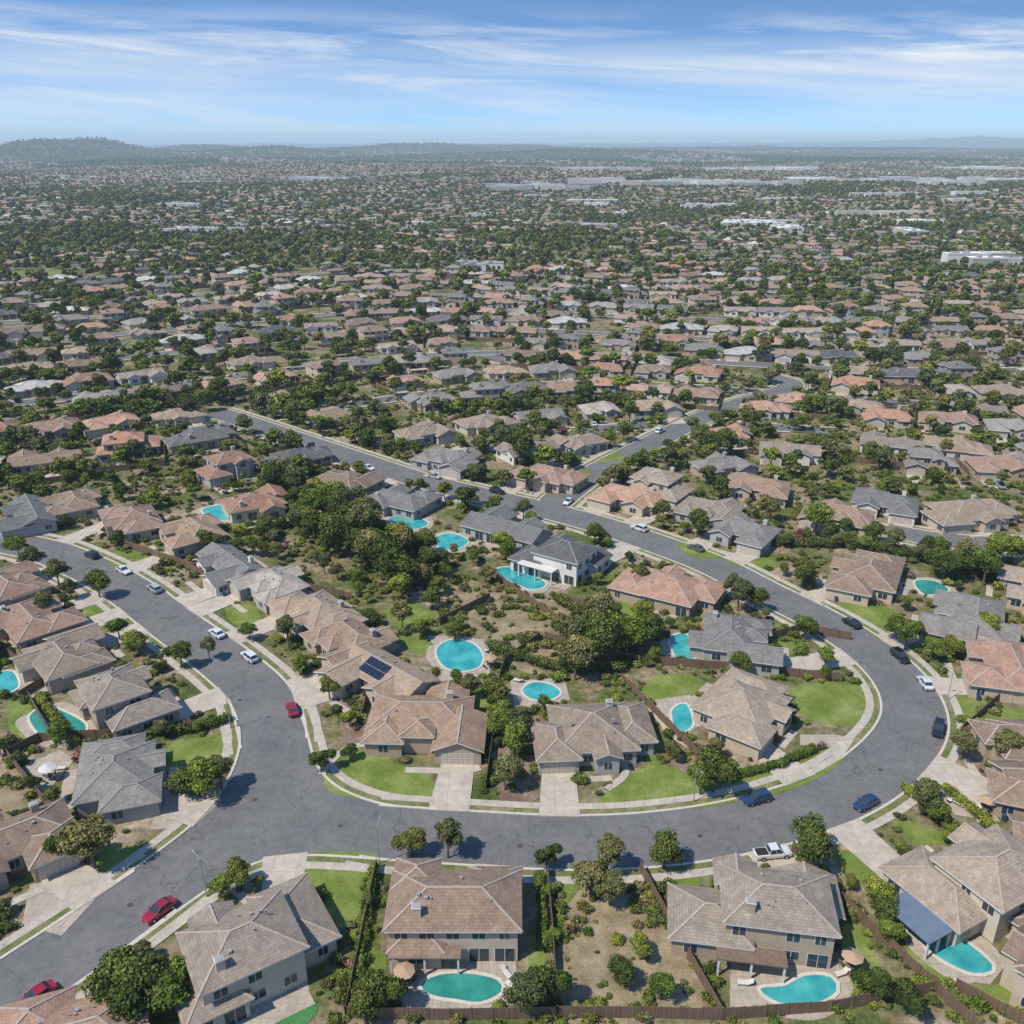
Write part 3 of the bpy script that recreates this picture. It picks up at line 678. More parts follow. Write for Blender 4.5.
CL=[(205,232,75,40,'c'),(775,226,120,60,'c'),(900,217,130,30,'t'),(985,264,110,60,'c'),(540,190,110,160,'w'),(640,187,140,220,'w'),(740,188,110,160,'w'),(690,205,60,60,'c'),(330,180,80,100,'w'),(480,270,60,20,'c'),(860,182,160,300,'w'),(960,178,120,300,'w'),(480,215,30,30,'c'),
   (548,216,60,60,'b'),(660,300,18,90,'b'),(40,276,70,30,'p'),(250,205,60,60,'b'),(560,168,140,700,'b'),(950,190,60,120,'w'),(300,165,90,500,'b'),(1000,168,120,500,'w'),(760,170,120,300,'w'),(600,176,120,200,'w'),(880,200,90,70,'c')]
for _ in range(24): CL.append((R.choice((R.uniform(0,1023),R.uniform(450,1023))),R.uniform(176,235),R.uniform(28,60),R.uniform(30,60),'s'))
for u,v,w,d,k in CL:
    x,y=P(u,v); COMM.append((x,y,w*y/900/2,d/2,k))
protos_m=[]
pr_col=bpy.data.collections.new('house_variants')
for i in range(20):
    rs=random.Random(100+i); rf=[1,6,0,3,2,1,7,2,5,3,4,0,7,1,3,5,8,2,0,2][i]; tp='ACDGACGDACDGBEMADGCA'[i]
    b,ws,g=build_house(tp,rs.uniform(.8,1.0),rs.uniform(.75,.95),rs.random()<.5,ROOF[rf],WALL[rs.randint(0,4)],True,2 if i%4==0 else 1,rs)
    protos_m.append((b.mesh('suburban_house'),ws))
    b,ws,g=build_house(tp,rs.uniform(.78,.97),rs.uniform(.75,.93),rs.random()<.5,ROOF[rf],WALL[rs.randint(0,4)],False,2 if i%5==0 else 1,rs)
    o=bpy.data.objects.new('house_variant_%02d'%i,b.mesh('house_variant')); pr_col.objects.link(o)
tr_col=bpy.data.collections.new('tree_variants')
for i,m in enumerate(T1+T2): o=bpy.data.objects.new('tree_variant_%02d'%i,m); tr_col.objects.link(o)
sh_col=bpy.data.collections.new('shrub_variants')
for i,m in enumerate(SH+SHF): o=bpy.data.objects.new('shrub_variant_%02d'%i,m); sh_col.objects.link(o)
def scatter(name,data,coll):
    me=bpy.data.meshes.new(name); me.from_pydata([d[:3] for d in data],[],[])
    for k,j,ty in (('rot',3,'FLOAT'),('scl',4,'FLOAT'),('idx',5,'INT')):
        a=me.attributes.new(k,ty,'POINT'); a.data.foreach_set('value',[d[j] for d in data])
    o=put(name,me); ng=bpy.data.node_groups.new(name,'GeometryNodeTree')
    ng.interface.new_socket('Geometry',in_out='INPUT',socket_type='NodeSocketGeometry'); ng.interface.new_socket('Geometry',in_out='OUTPUT',socket_type='NodeSocketGeometry')
    N=ng.nodes; gi=N.new('NodeGroupInput'); go=N.new('NodeGroupOutput'); ip=N.new('GeometryNodeInstanceOnPoints'); ci=N.new('GeometryNodeCollectionInfo')
    ci.inputs['Collection'].default_value=coll; ci.inputs['Separate Children'].default_value=True; ci.inputs['Reset Children'].default_value=True
    def na(n,t):
        x=N.new('GeometryNodeInputNamedAttribute'); x.data_type=t; x.inputs['Name'].default_value=n; return x.outputs['Attribute']
    cb=N.new('ShaderNodeCombineXYZ'); ng.links.new(na('rot','FLOAT'),cb.inputs[2])
    ng.links.new(gi.outputs[0],ip.inputs['Points']); ng.links.new(ci.outputs[0],ip.inputs['Instance']); ip.inputs['Pick Instance'].default_value=True
    ng.links.new(na('idx','INT'),ip.inputs['Instance Index']); ng.links.new(cb.outputs[0],ip.inputs['Rotation']); ng.links.new(na('scl','FLOAT'),ip.inputs['Scale'])
    ng.links.new(ip.outputs[0],go.inputs[0]); md=o.modifiers.new('scatter','NODES'); md.node_group=ng; return o
far_h=[];far_t=[];streets={}
def incomm(x,y,pad=8):
    if y<600: return False
    return any(abs(x-a)<w+pad and abs(y-b)<d+pad for a,b,w,d,k in COMM)
HX=np.array([(h[0],h[1]) for h in HOUSES])
def ft(x,y,s): far_t.append((x,y,hz(x,y)-.3,R.uniform(0,6.28),s,R.randint(0,NV-1) if y<600 else R.randint(NV,2*NV-1)))
nm=0
q=160.0; row=0
while q<4300:
    pitch=56
    hw=.57*(q+120)*1.1+80
    p=-hw
    cur=[]
    while p<hw:
        x0,y0=warp(p,q); x1,y1=warp(p+2,q); ang=math.atan2(y1-y0,x1-x0)
        cross=(int((p+10000)//19)%11==(row*3)%11)
        for sd in (-1,1):
            if cross: continue
            hx=x0-math.sin(ang)*15.5*sd; hy=y0+math.cos(ang)*15.5*sd
            if not infr(hx,hy,1.05) or hy<215 or hy>4200: continue
            vg=veg(hx,hy)
            if vg>.38: continue
            if incomm(hx,hy): continue
            if hy<420:
                if droad(hx,hy)[0]<15 or ((HX-[hx,hy])**2).sum(1).min()<18.5**2: continue
                if any(inpoly(hx,hy,z) for z in FOREST): continue
            rot=ang+(math.pi if sd<0 else 0)+R.uniform(-.16,.16)
            ox=R.uniform(-1,1);hx+=ox; hy+=R.uniform(-2,2)
            if R.random()<.05: 
                for _ in range(5): ft(hx+R.uniform(-8,8),hy+R.uniform(-8,8),R.uniform(.6,1.3))
                continue
            if hy<650:
                m,ws=R.choice(protos_m); put('suburban_house',m,(hx,hy,hz(hx,hy)),rot,R.uniform(.88,1.05)); HOUSES.append((hx,hy,rot,ws)); nm+=1
            else: far_h.append((hx,hy,hz(hx,hy)-.1,rot,R.uniform(.82,1.1)*(1.0 if hy<2500 else 1.1),R.randint(0,19)))
            for _ in range(R.choice((3,4,5,6)) if hy<2200 else 3):
                a=R.uniform(-10,10)
                bq=R.choice((-9.5,-11,10,12,13,9,14)); 
                tx=hx+a*math.cos(rot)-bq*math.sin(rot); ty=hy+a*math.sin(rot)+bq*math.cos(rot)
                sc=R.choice((.4,.5,.65,.8,1.0,1.3))*R.uniform(.85,1.15)
                if ty<420 and (droad(tx,ty)[0]<7.0 or hithouse(tx,ty,1.2)): continue
                ft(tx,ty,sc)
        cur.append((x0,y0)); p+=19
    streets[row]=cur; row+=1; q+=pitch
for r_,cur in streets.items():
    c=[c_ for c_ in cur if 255<c_[1]<2000 and infr(c_[0],c_[1],1.1)]
    if len(c)<4: continue
    c=smooth(c,6)
    def sk(x,y):
        return y<290 or veg(x,y)>.42 or (y<450 and (hithouse(x,y,3) or droad(x,y)[0]<9))or incomm(x,y,0)
    zf=lambda x,y:hz(x,y)
    ribbon('road',c,-3.8,3.8,.22,ASPH,sk,zf)
    for s in (-1,1): ribbon('sidewalk',c,s*3.8,s*5.2,.30,SIDE,sk,zf)
    for i in range(0,len(c),2):
        if R.random()<.6 and c[i][1]>300:
            x=c[i][0]+R.uniform(-2,2); y=c[i][1]+R.choice((-6.8,6.8,7.5,-7.5))
            if y<450 and (droad(x,y)[0]<7 or hithouse(x,y,1)): continue
            ft(x,y,R.uniform(.6,1.2))
for k in range(-9,10):
    c=[warp(k*170+R.uniform(-20,20),qq) for qq in range(300,1900,20)]
    c=[a for a in c if infr(a[0],a[1],1.1)]
    if len(c)<5: continue
    c=smooth(c,8)
    ribbon('road',c,-3.6,3.6,.26,ASPH,lambda x,y: y<330 or hithouse(x,y,3) or veg(x,y)>.42 or incomm(x,y,0),lambda x,y:hz(x,y))
for (c,w) in ROADS:
    for i in range(0,len(c),8):
        if c[i][1]>205:
            for s in (-1,1):
                if R.random()<.6:
                    j=min(i+1,len(c)-1); t_=c[j]-c[i]; t_/=np.linalg.norm(t_)+1e-9; x,y=c[i]+np.array([-t_[1],t_[0]])*s*(w/2+3.4)
                    if droad(x,y)[0]>7 and not hithouse(x,y,.8): tree('oak_tree',T1,x,y,R.uniform(.6,1.05))
for _ in range(60000):
    y=math.sqrt(R.uniform(330**2,4300**2)); hw=.57*(y+40)*1.05+10; x=R.uniform(-hw,hw)
    if incomm(x,y,3): continue
    if veg(x,y)>.35: ft(x,y,R.uniform(.7,1.6))
    elif R.random()<.18 and y>700: ft(x,y,R.uniform(.4,1.1))
for _ in range(4200):
    y=math.sqrt(R.uniform(300**2,1100**2)); hw=.57*(y+40)*1.05+10; x=R.uniform(-hw,hw)
    if veg(x,y)>.0 and not incomm(x,y,3) and not hithouse(x,y,1.5) and droad(x,y)[0]>8: ft(x,y,R.uniform(.5,1.3))
for a,b_,w,d,k in COMM:
    for _ in range(int(w*1.2)):
        x=a+R.uniform(-1,1)*(w+12); y=b_+R.uniform(-1,1)*(d+12)
        if R.random()<.6: y=b_-d-R.uniform(2,15)
        ft(x,y,R.uniform(.5,1.2))
for _ in range(52000):
    y=math.sqrt(R.uniform(4200**2,10500**2)); hw=.57*y*1.03; x=R.uniform(-hw,hw); 
    if incomm(x,y,3): continue
    v=noise.noise(Vector((x/700,y/900,2))); z=hz(x,y)
    if z>26 or v>-.05 or R.random()<.45: far_t.append((x,y,z-1,R.uniform(0,6.28),R.uniform(1.0,2.3),R.randint(NV,2*NV-1)))
    elif R.random()<.5: far_h.append((x,y,z,R.uniform(0,6.28),R.uniform(1.1,1.9),R.randint(0,19)))
    if z>50 and R.random()<.05: far_h.append((x,y+15,z+2,R.uniform(0,6.28),R.uniform(1.1,1.7),R.randint(0,19)))
def nearok(x,y,pad,lawn=True):
    d,_=droad(x,y)
    if d<8.0: return False
    if hithouse(x,y,pad): return False
    if any(inpoly(x,y,p_) for p_ in OBP): return False
    if lawn and any(inpoly(x,y,p_) for p_ in LPOLY): return False
    return True
def bbox(poly): xs=[p[0] for p in poly]; ys_=[p[1] for p in poly]; return min(xs),max(xs),min(ys_),max(ys_)
for z in FOREST:
    x0,x1,y0,y1=bbox(z); n=int((x1-x0)*(y1-y0)/22)
    for _ in range(n):
        x,y=R.uniform(x0,x1),R.uniform(y0,y1)
        if inpoly(x,y,z) and nearok(x,y,2): tree('oak_tree',T1 if y>240 else T0,x,y,R.choice((.5,.7,.9,1.1,1.3))); shrubs.append((x+R.uniform(-3,3),y+R.uniform(-3,3),0,R.uniform(0,6),R.uniform(.9,2),R.randint(0,4)))
for z in SCRUB:
    x0,x1,y0,y1=bbox(z); n=int((x1-x0)*(y1-y0)/2.9)
    for _ in range(n):
        x,y=R.uniform(x0,x1),R.uniform(y0,y1)
        if noise.noise(Vector((x/5,y/5,3)))<-.12: continue
        if inpoly(x,y,z) and nearok(x,y,.8): shrubs.append((x,y,0,R.uniform(0,6),R.choice((.3,.4,.6,.8,1.1,1.6))*R.uniform(.7,1.1),R.choice((0,6,2,2,4,6,1))))
nt=0
for _ in range(4300):
    y=math.sqrt(R.uniform(72**2,330**2)); hw=.57*(y*C_+34)+8; x=R.uniform(-hw,hw)
    if any(inpoly(x,y,z) for z in SCRUB): continue
    if nearok(x,y,1.6):
        if R.random()<.34:
            ms=T0 if y<220 else T1; tree(R.choice(('oak_tree','olive_tree')),ms,x,y,R.choice((.35,.42,.5,.6,.7,.85 if y>130 else .5,1.0 if y>150 else .4))*R.uniform(.85,1.1)); nt+=1
for _ in range(25000):
    y=math.sqrt(R.uniform(72**2,380**2)); hw=.57*(y*C_+34)+8; x=R.uniform(-hw,hw)
    if noise.noise(Vector((x/9,y/9,1)))<-.16 or any(inpoly(x,y,z) for z in SCRUB): continue
    if nearok(x,y,.35): shrubs.append((x,y,0,R.uniform(0,6),R.choice((.3,.4,.55,.7,.9,1.2))*R.uniform(.8,1.3),R.choice((0,1,2,3,4,0,1,2,3,4,0,1,2,3,4,5,6))))
for f in FN:
    q=smooth([P(*c) for c in f],1.5)
    for x,y in q:
        for _ in range(3):
            a,b_=x+R.uniform(-1.8,1.8),y+R.uniform(-1.8,1.8)
            if R.random()<.55 and nearok(a,b_,.3,False): shrubs.append((a,b_,0,R.uniform(0,6),R.uniform(.4,1.3),R.randint(0,4)))
scatter('garden_shrubs',shrubs,sh_col); scatter('distant_trees',far_t,tr_col); scatter('distant_houses',far_h,pr_col)
# ---------------------------------------------------------------- commercial buildings
WROOF=simple('membrane_roof_white',(.74,.74,.72),.7,.08,.05); GROOF=simple('membrane_roof_gray',(.4,.4,.4),.7,.08,.05); TROOF=simple('low_roof_terracotta',(.36,.2,.14),.8,.1,.1)
for i,(a,b_,w,d,k) in enumerate(COMM):
    z=hz(a,b_); big=k=='w'
    if k in 'bp':
        q=[(a+w*math.cos(t_)*R.uniform(.7,1.2),b_+d*math.sin(t_)*R.uniform(.7,1.2)) for t_ in [j*.42 for j in range(15)]]; q=smooth(q,max(8,w/12),True)
        m=MB(); m.face([(x,y,z+2.2) for x,y in q],DRY if k=='b' else LAWN)
        for j in range(len(q)): m.face([(*q[j-1],z-15),(*q[j],z-15),(*q[j],z+2.2),(*q[j-1],z+2.2)],DRY)
        put('bare_hillside' if k=='b' else 'park_lawn',m.mesh('open_ground'))
        for _ in range(int(w)): ft(a+R.uniform(-1,1)*w,b_+R.uniform(-1,1)*d,R.uniform(.3,.8))
        continue
    lot=MB(); lot.box(a-w,a+w,b_-d,b_+d,z-8,z+.5,ASPH); put('parking_lot',lot.mesh('parking_lot'))
    n={'w':12,'s':2}.get(k,4)
    for j in range(n):
        bw=w*R.uniform(.3,.5) if not big else w*R.uniform(.14,.32); bd=d*(.22 if not big else .11)*R.uniform(.7,1.2); hh=R.uniform(5,8)+(4 if big else 0)
        if k=='s': bw=w*R.uniform(.5,.85); bd=d*.38
        x=a+R.uniform(-1,1)*(w-bw); y=b_+((j+.5)/n*2-1)*d*.92
        m=MB(); rf=TROOF if k=='t' else R.choice((WROOF,WROOF,GROOF))
        m.box(x-bw,x+bw,y-bd,y+bd,z,z+hh,WALL[R.choice((2,2,4,3))],top=rf)
        for q in range(int(bw/2)):
            xx=x-bw+2+q*4
            if xx+2<x+bw: m.face([(xx,y-bd-.26,z+1),(xx+2,y-bd-.26,z+1),(xx+2,y-bd-.26,z+3),(xx,y-bd-.26,z+3)],GLASS)
        for _ in range(5):
            ux,uy=x+R.uniform(-.8,.8)*bw,y+R.uniform(-.7,.7)*bd; m.box(ux-1.2,ux+1.2,uy-1.2,uy+1.2,z+hh,z+hh+1.2,METALV)
        m.box(x-bw-.2,x+bw+.2,y-bd-.2,y-bd,z+hh-.8,z+hh+.6,WALL[2]); put('warehouse' if big else 'commercial_building',m.mesh('commercial_building'))
# ---------------------------------------------------------------- cars
def paint(name,c):
    t=NT(name); t.b.inputs['Base Color'].default_value=(*c,1); t.b.inputs['Roughness'].default_value=.28; t.b.inputs['Coat Weight'].default_value=.6; t.b.inputs['Metallic'].default_value=.2; return t.m
CP={'red':paint('paint_red',(.33,.012,.03)),'white':paint('paint_white',(.7,.7,.7)),'black':paint('paint_black',(.015,.016,.02)),'blue':paint('paint_blue',(.02,.05,.12)),'silver':paint('paint_silver',(.42,.43,.45)),'gray':paint('paint_gray',(.12,.125,.13))}
TYRE=simple('tyre_rubber',(.02,.02,.02),.9); RIM=simple('alloy_rim',(.4,.4,.42),.3,.05,1,.8)
LAMP=simple('headlamp_lens',(.7,.7,.7),.2); TAIL=simple('tail_lamp',(.3,.01,.01),.3)
def car(kind,pm):
    b=MB(); HW=.92
    if kind=='sedan': L=[(-2.35,.5,.82,.86),(-2.2,.28,.98,.9),(-1.5,.22,1.03,1),(-.5,.2,.98,1),(.9,.2,.97,1),(1.7,.22,.88,.98),(2.2,.26,.75,.9),(2.4,.4,.62,.8)]; CB=[(-1.75,1.0,0),(-1.15,1.42,1),(.1,1.45,1),(1.0,.97,0)]
    elif kind=='suv': L=[(-2.35,.45,.95,.92),(-2.25,.3,1.08,.95),(-1.5,.27,1.08,1),(0,.25,1.05,1),(1.1,.25,1.05,1),(1.9,.28,.98,.97),(2.3,.32,.88,.9),(2.42,.5,.7,.82)]; CB=[(-2.2,1.07,0),(-1.9,1.68,1),(.2,1.72,1),(1.15,1.04,0)]
    else: L=[(-2.8,.5,1.0,.95),(-2.75,.4,1.08,.98),(-1.0,.36,1.08,1),(0,.34,1.08,1),(1.3,.34,1.1,1),(2.2,.36,1.06,.98),(2.65,.4,.95,.92),(2.75,.55,.75,.85)]; CB=[(-.75,1.08,0),(-.6,1.76,1),(.7,1.8,1),(1.45,1.1,0)]
    rings=[]
    for x,z0,z1,k in L:
        w=HW*k; zm=z0+(z1-z0)*.6
        rings.append([(x,-w*.93,z0),(x,-w,zm),(x,-w*.96,z1-.05),(x,-w*.86,z1),(x,w*.86,z1),(x,w*.96,z1-.05),(x,w,zm),(x,w*.93,z0)])
    for a,c in zip(rings,rings[1:]):
        for i in range(8): b.face([a[i],c[i],c[(i+1)%8],a[(i+1)%8]][::-1],pm)
    b.face(rings[0],pm); b.face(rings[-1][::-1],pm)
    def cr(x,z,up):
        w=(.68 if up else .84); return [(x,-w,z),(x,w,z)]
    C=[cr(*c) for c in CB]
    for i,(a,c) in enumerate(zip(C,C[1:])):
        m=pm if i==1 else GLASS
        b.face([a[0],c[0],c[1],a[1]],m)
    base0=CB[0][0];base1=CB[3][0]
    for s in (-1,1):
        lo=[(base0,s*.84,CB[0][1]),(base1,s*.84,CB[3][1])]; hi=[(CB[1][0],s*.68,CB[1][1]),(CB[2][0],s*.68,CB[2][1])]
        b.face([lo[0],lo[1],hi[1],hi[0]],GLASS)
        b.bar(lo[0],hi[0],.07,.05,pm); b.bar(lo[1],hi[1],.07,.05,pm); mx=(base0+base1)/2
        b.bar((mx,s*.845,CB[3][1]),((CB[1][0]+CB[2][0])/2,s*.685,CB[1][1]),.1,.04,pm); b.bar(hi[0],hi[1],.07,.05,pm)
        b.box(base1-.35,base1-.15,s*1.02-.1,s*1.02+.1,.98,1.12,pm,bottom=True)
    if kind=='pickup': b.box(-2.6,-.85,-.74,.74,.9,1.085,TYRE)
    fr=L[-1][0]; bk=L[0][0]
    for s in (-1,1):
        b.box(fr-.16,fr+.0,s*.6-.17,s*.6+.17,L[-1][2]-.16,L[-1][2]-.03,LAMP); b.box(bk-.02,bk+.14,s*.64-.15,s*.64+.15,L[0][2]-.2,L[0][2]-.03,TAIL)
        for x in ((-1.45,1.45) if kind!='pickup' else (-1.7,1.8)):
            r=.34 if kind=='sedan' else .38
            b.cyl((x,s*.7,r),(x,s*.95,r),r,r,TYRE,16); b.cyl((x,s*.94,r),(x,s*.965,r),r*.62,r*.6,RIM,10)
    b.box(fr-.05,fr+.02,-.45,.45,.42,.56,TYRE)
    return b.mesh('parked_'+kind)
CM={}
def putcar(kind,color,u=None,v=None,side=0,flip=False,xy=None,ang=None):
    k=(kind,color)
    if k not in CM: CM[k]=car(kind,CP[color])
    if xy is None: xy=P(u,v)
    if ang is None:
        d=((ALLR-np.array(xy))**2).sum(1); i=int(d.argmin()); j=min(i+2,len(ALLR)-1); i0=max(0,i-2); t=ALLR[j]-ALLR[i0]; ang=math.atan2(t[1],t[0])
        w=ROADS[ALLI[i]][1]; n=np.array([-math.sin(ang),math.cos(ang)]); s=np.dot(np.array(xy)-ALLR[i],n); s=math.copysign(w/2-1.35,s)
        xy=tuple(ALLR[i]+n*s)
    put({'sedan':'parked_car','suv':'parked_suv','pickup':'pickup_truck'}[kind],CM[k],(xy[0],xy[1],.035 if side==0 else .17),ang+(math.pi if flip else 0),.93)
for c in [('sedan','red',166,917),('sedan','red',38,1005),('sedan','red',286,712),('suv','blue',757,803),('sedan','blue',874,812),('suv','black',950,735),('sedan','white',914,684),('suv','black',893,660),
  ('sedan','black',846,628),('suv','white',240,662),('sedan','white',208,638),('suv','silver',150,592),('sedan','white',118,575),('suv','black',96,556),('sedan','gray',700,548),('suv','white',640,530),('sedan','white',575,505),('suv','black',502,490),('sedan','silver',440,476),('suv','white',660,432),('sedan','white',365,470),('sedan','black',310,450)]:
    putcar(*c,flip=R.random()<.5)
x,y=P(772,857); putcar('pickup','white',xy=(x,y),ang=math.radians(8),side=1)
for h in R.sample(range(len(HOUSES)),min(len(HOUSES),180)):
    hx,hy,r,ws=HOUSES[h]
    if hy<200: continue
    lx,ly=R.choice((-1.3,1.3))+ws[1][0],-11.5
    x=hx+lx*math.cos(r)-ly*math.sin(r); y=hy+lx*math.sin(r)+ly*math.cos(r)
    if droad(x,y)[0]<8 or hithouse(x,y,2): continue
    putcar(R.choice(('sedan','suv','sedan','pickup')),R.choice(('white','silver','black','gray','white','red','blue')),xy=(x,y),ang=r+math.pi/2,side=1)
# ---------------------------------------------------------------- street lamps, bins, furniture
POLE=simple('galvanised_steel',(.35,.35,.34),.5,.1,1,.4)
def lamp():
    b=MB(); b.cyl((0,0,0),(0,0,.5),.16,.12,POLE,8); b.cyl((0,0,.5),(0,0,7.4),.09,.055,POLE,8); b.cyl((0,0,7.3),(1.7,0,7.8),.05,.035,POLE,6); b.box(1.5,2.2,-.14,.14,7.72,7.86,POLE,bottom=True); b.box(1.6,2.1,-.1,.1,7.66,7.715,LAMP,bottom=True); return b.mesh('street_lamp')
LM=lamp()
for u,v in [(378,868),(210,900),(233,728),(700,812),(948,700),(640,552),(60,575),(800,640)]:
    x,y=P(u,v); d,q=droad(x,y); n=np.array([x-q[0],y-q[1]])/max(d,.1); xx=q+n*6.2; put('street_lamp',LM,(xx[0],xx[1],0),math.atan2(-n[1],-n[0]),.85)
FUR=simple('outdoor_fabric',(.55,.52,.47),.9,.05); FURD=simple('wicker',(.12,.09,.07),.9,.2,4)
def lounger():
    b=MB(); b.box(-.32,.32,-.9,.35,.28,.38,FUR,bottom=True)
    b.face([(-.32,.35,.38),(.32,.35,.38),(.32,.9,.75),(-.32,.9,.75)],FUR); b.face([(-.32,.9,.68),(.32,.9,.68),(.32,.35,.3),(-.32,.35,.3)],FURD)
    for x in (-.28,.28):
        for y in (-.8,.3): b.box(x-.03,x+.03,y-.03,y+.03,0,.28,FURD)
    return b.mesh('sun_lounger')
def umb(m):
    b=MB(); b.cyl((0,0,0),(0,0,2.5),.04,.03,POLE,6); b.cyl((0,0,0),(0,0,.1),.3,.28,POLE,10)
    for i in range(8):
        a,c=i*math.pi/4,(i+1)*math.pi/4; b.face([(1.3*math.cos(a),1.3*math.sin(a),2.15),(1.3*math.cos(c),1.3*math.sin(c),2.15),(0,0,2.65)],m)
    b.cyl((0,0,.68),(0,0,.74),.6,.6,FURD,14)
    for i in range(4):
        a=i*math.pi/2+.4; x,y=1.0*math.cos(a),1.0*math.sin(a); b.box(x-.22,x+.22,y-.22,y+.22,.4,.46,FURD,bottom=True); b.box(x*1.2-.2,x*1.2+.2,y*1.2-.04,y*1.2+.04,.46,.9,FURD,bottom=True)
        for sx in (-.18,.18): b.box(x+sx-.02,x+sx+.02,y-.2,y-.16,0,.4,FURD)
    return b.mesh('patio_umbrella')
LG=lounger(); U1=umb(FUR); U2=umb(simple('umbrella_tan',(.4,.28,.18),.9,.05))
for u,v in [(950,802),(958,805),(967,808),(975,812),(412,972),(506,975),(512,988),(745,985),(842,975),(487,652),(488,660),(518,682),(60,770),(905,935)]:
    x,y=P(u,v); put('sun_lounger',LG,(x,y,.1),R.uniform(0,6))
for u,v,m in [(405,985,U2),(850,970,U2),(490,668,U2),(50,780,U1),(985,812,U2),(280,985,U1)]:
    x,y=P(u,v); put('patio_umbrella',m,(x,y,.1),R.uniform(0,6))
BIN=[simple('bin_green',(.03,.08,.04),.6),simple('bin_blue',(.03,.06,.14),.6)]
def binm(m):
    b=MB(); p=[(-.25,-.3),(.25,-.3),(.25,.3),(-.25,.3)]
    for i in range(4):
        a,c=p[i],p[(i+1)%4]; b.face([(a[0]*.8,a[1]*.8,.05),(c[0]*.8,c[1]*.8,.05),(*c,1.0),(*a,1.0)],m)
    b.box(-.28,.28,-.34,.32,1.0,1.08,m,bottom=True); b.cyl((-.3,.25,.12),(.3,.25,.12),.12,.12,TYRE,8); return b.mesh('wheelie_bin')
BM=[binm(m) for m in BIN]
for h in HOUSES[:40]:
    x,y,r,ws=h; lx,ly=ws[1][0]+3.9,ws[1][1]-2
    put('wheelie_bin',R.choice(BM),(x+lx*math.cos(r)-ly*math.sin(r),y+lx*math.sin(r)+ly*math.cos(r),0),r)
# ---------------------------------------------------------------- haze (aerial perspective): thin homogeneous absorbing layer, blue emission stands in for scattered light
t=bpy.data.materials.new('haze'); t.use_nodes=True; n=t.node_tree.nodes; n.clear()
o=n.new('ShaderNodeOutputMaterial'); va=n.new('ShaderNodeVolumeAbsorption'); em=n.new('ShaderNodeEmission'); ad=n.new('ShaderNodeAddShader')
SIG=8.2e-5
va.inputs['Color'].default_value=(0,0,0,1); va.inputs['Density'].default_value=SIG
em.inputs['Color'].default_value=(.50,.68,.90,1); em.inputs['Strength'].default_value=SIG*.86
t.node_tree.links.new(va.outputs[0],ad.inputs[0]); t.node_tree.links.new(em.outputs[0],ad.inputs[1]); t.node_tree.links.new(ad.outputs[0],o.inputs['Volume'])
b=MB(); b.box(-60000,60000,-1500,80000,-60,290,t,bottom=True); me=b.mesh('atmospheric_haze'); put('atmospheric_haze',me)
# ---------------------------------------------------------------- world
SUN_AZ=math.radians(-122); SUN_EL=math.radians(54)
w=bpy.data.worlds.new('World'); scene.world=w; w.use_nodes=True; n=w.node_tree.nodes; l=w.node_tree.links; bg=n['Background']
tc=n.new('ShaderNodeTexCoord'); sp=n.new('ShaderNodeSeparateXYZ'); l.new(tc.outputs['Generated'],sp.inputs[0])
def M(op,a,b_=0.0):
    x=n.new('ShaderNodeMath'); x.operation=op
    for i,v in enumerate((a,b_)):
        if hasattr(v,'is_linked'): l.new(v,x.inputs[i])
        else: x.inputs[i].default_value=v
    return x.outputs[0]
zz=M('ADD',M('MULTIPLY',sp.outputs[2],4.2),.04); cb=n.new('ShaderNodeCombineXYZ'); l.new(sp.outputs[0],cb.inputs[0]); l.new(sp.outputs[1],cb.inputs[1]); l.new(zz,cb.inputs[2])
nv=n.new('ShaderNodeVectorMath'); nv.operation='NORMALIZE'; l.new(cb.outputs[0],nv.inputs[0])
sky=n.new('ShaderNodeTexSky'); sky.sky_type='NISHITA'; sky.sun_disc=False; sky.sun_elevation=SUN_EL; sky.sun_rotation=SUN_AZ; sky.air_density=1.0; sky.dust_density=.2; sky.ozone_density=1.5
l.new(nv.outputs[0],sky.inputs['Vector'])
gn=n.new('ShaderNodeMix'); gn.data_type='RGBA'; gn.blend_type='MULTIPLY'; gn.inputs[0].default_value=1; l.new(sky.outputs[0],gn.inputs[6]); gn.inputs[7].default_value=(1.08,1.52,1.82,1)
az=M('ARCTAN2',sp.outputs[0],sp.outputs[1])
def cloud(sx,sy,tilt,scale,lo,hi,off):
    cl=n.new('ShaderNodeCombineXYZ'); l.new(M('MULTIPLY',az,sx),cl.inputs[0]); l.new(M('ADD',M('MULTIPLY',sp.outputs[2],sy),M('MULTIPLY',az,tilt)),cl.inputs[1]); cl.inputs[2].default_value=off
    nz=n.new('ShaderNodeTexNoise'); nz.inputs['Scale'].default_value=scale; nz.inputs['Detail'].default_value=9; nz.inputs['Roughness'].default_value=.6; nz.inputs['Distortion'].default_value=.45; l.new(cl.outputs[0],nz.inputs['Vector'])
    rp=n.new('ShaderNodeValToRGB'); rp.color_ramp.elements[0].position=lo; rp.color_ramp.elements[1].position=hi; l.new(nz.outputs['Fac'],rp.inputs[0]); return rp.outputs[0]
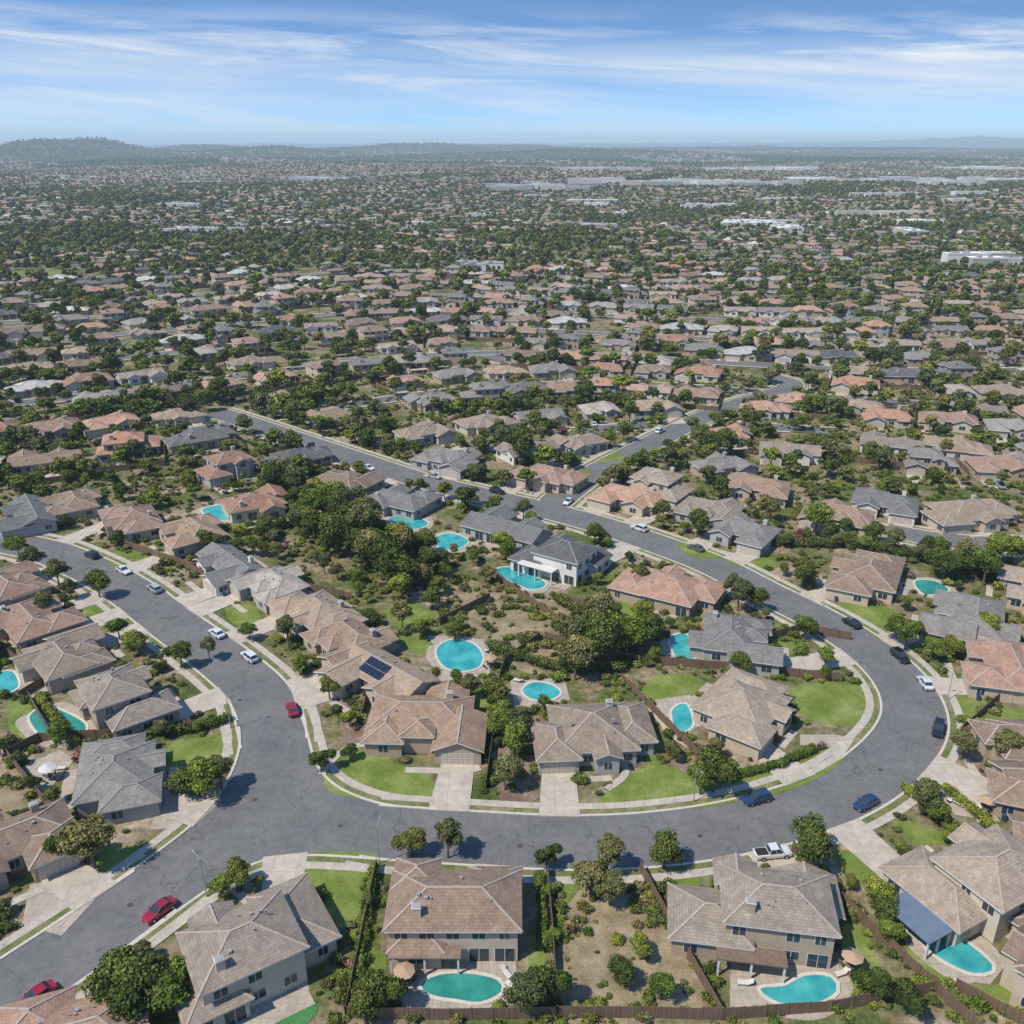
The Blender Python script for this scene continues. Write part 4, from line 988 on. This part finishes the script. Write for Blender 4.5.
c1=cloud(2.6,30,1.1,1.25,.45,.68,0); c2=cloud(1.2,16,.5,1.0,.38,.68,4.3)
env=n.new('ShaderNodeValToRGB'); l.new(sp.outputs[2],env.inputs[0]); e=env.color_ramp.elements; e[0].position=0.0; e[0].color=(.5,.5,.5,1); e[1].position=.122; e[1].color=(.0,.0,.0,1)
for p_,c_ in ((.03,.9),(.088,1.0),(.104,.5)): k=e.new(p_); k.color=(c_,c_,c_,1)
env2=n.new('ShaderNodeValToRGB'); l.new(sp.outputs[2],env2.inputs[0]); e=env2.color_ramp.elements; e[0].position=0.0; e[0].color=(.8,.8,.8,1); e[1].position=.098; e[1].color=(0,0,0,1)
k=e.new(.068); k.color=(.75,.75,.75,1)
cm=M('MAXIMUM',M('MULTIPLY',c1,env.outputs[0]),M('MULTIPLY',c2,env2.outputs[0]))
mx=n.new('ShaderNodeMix'); mx.data_type='RGBA'; l.new(cm,mx.inputs[0]); l.new(gn.outputs[2],mx.inputs[6]); mx.inputs[7].default_value=(8.3,8.6,8.8,1)
l.new(mx.outputs[2],bg.inputs[0]); bg.inputs[1].default_value=.11
sl=bpy.data.lights.new('sun','SUN'); sl.energy=5.0; sl.angle=math.radians(.5); sl.color=(1,.935,.83); so=bpy.data.objects.new('sun',sl); COL.objects.link(so)
d=Vector((math.sin(SUN_AZ)*math.cos(SUN_EL),math.cos(SUN_AZ)*math.cos(SUN_EL),math.sin(SUN_EL))); so.rotation_euler=d.to_track_quat('Z','Y').to_euler()
# ---------------------------------------------------------------- camera
cd=bpy.data.cameras.new('camera'); cd.sensor_width=36; cd.lens=36*F/1024; cd.clip_start=1; cd.clip_end=150000
co=bpy.data.objects.new('camera',cd); co.location=(0,0,HC); co.rotation_euler=(math.pi/2-TH,0,0); COL.objects.link(co); scene.camera=co
scene.view_settings.view_transform='Standard'; scene.view_settings.look='None'; scene.view_settings.exposure=0
print('mid houses',nm,'far h',len(far_h),'far t',len(far_t),'shrubs',len(shrubs),'trees',nt)
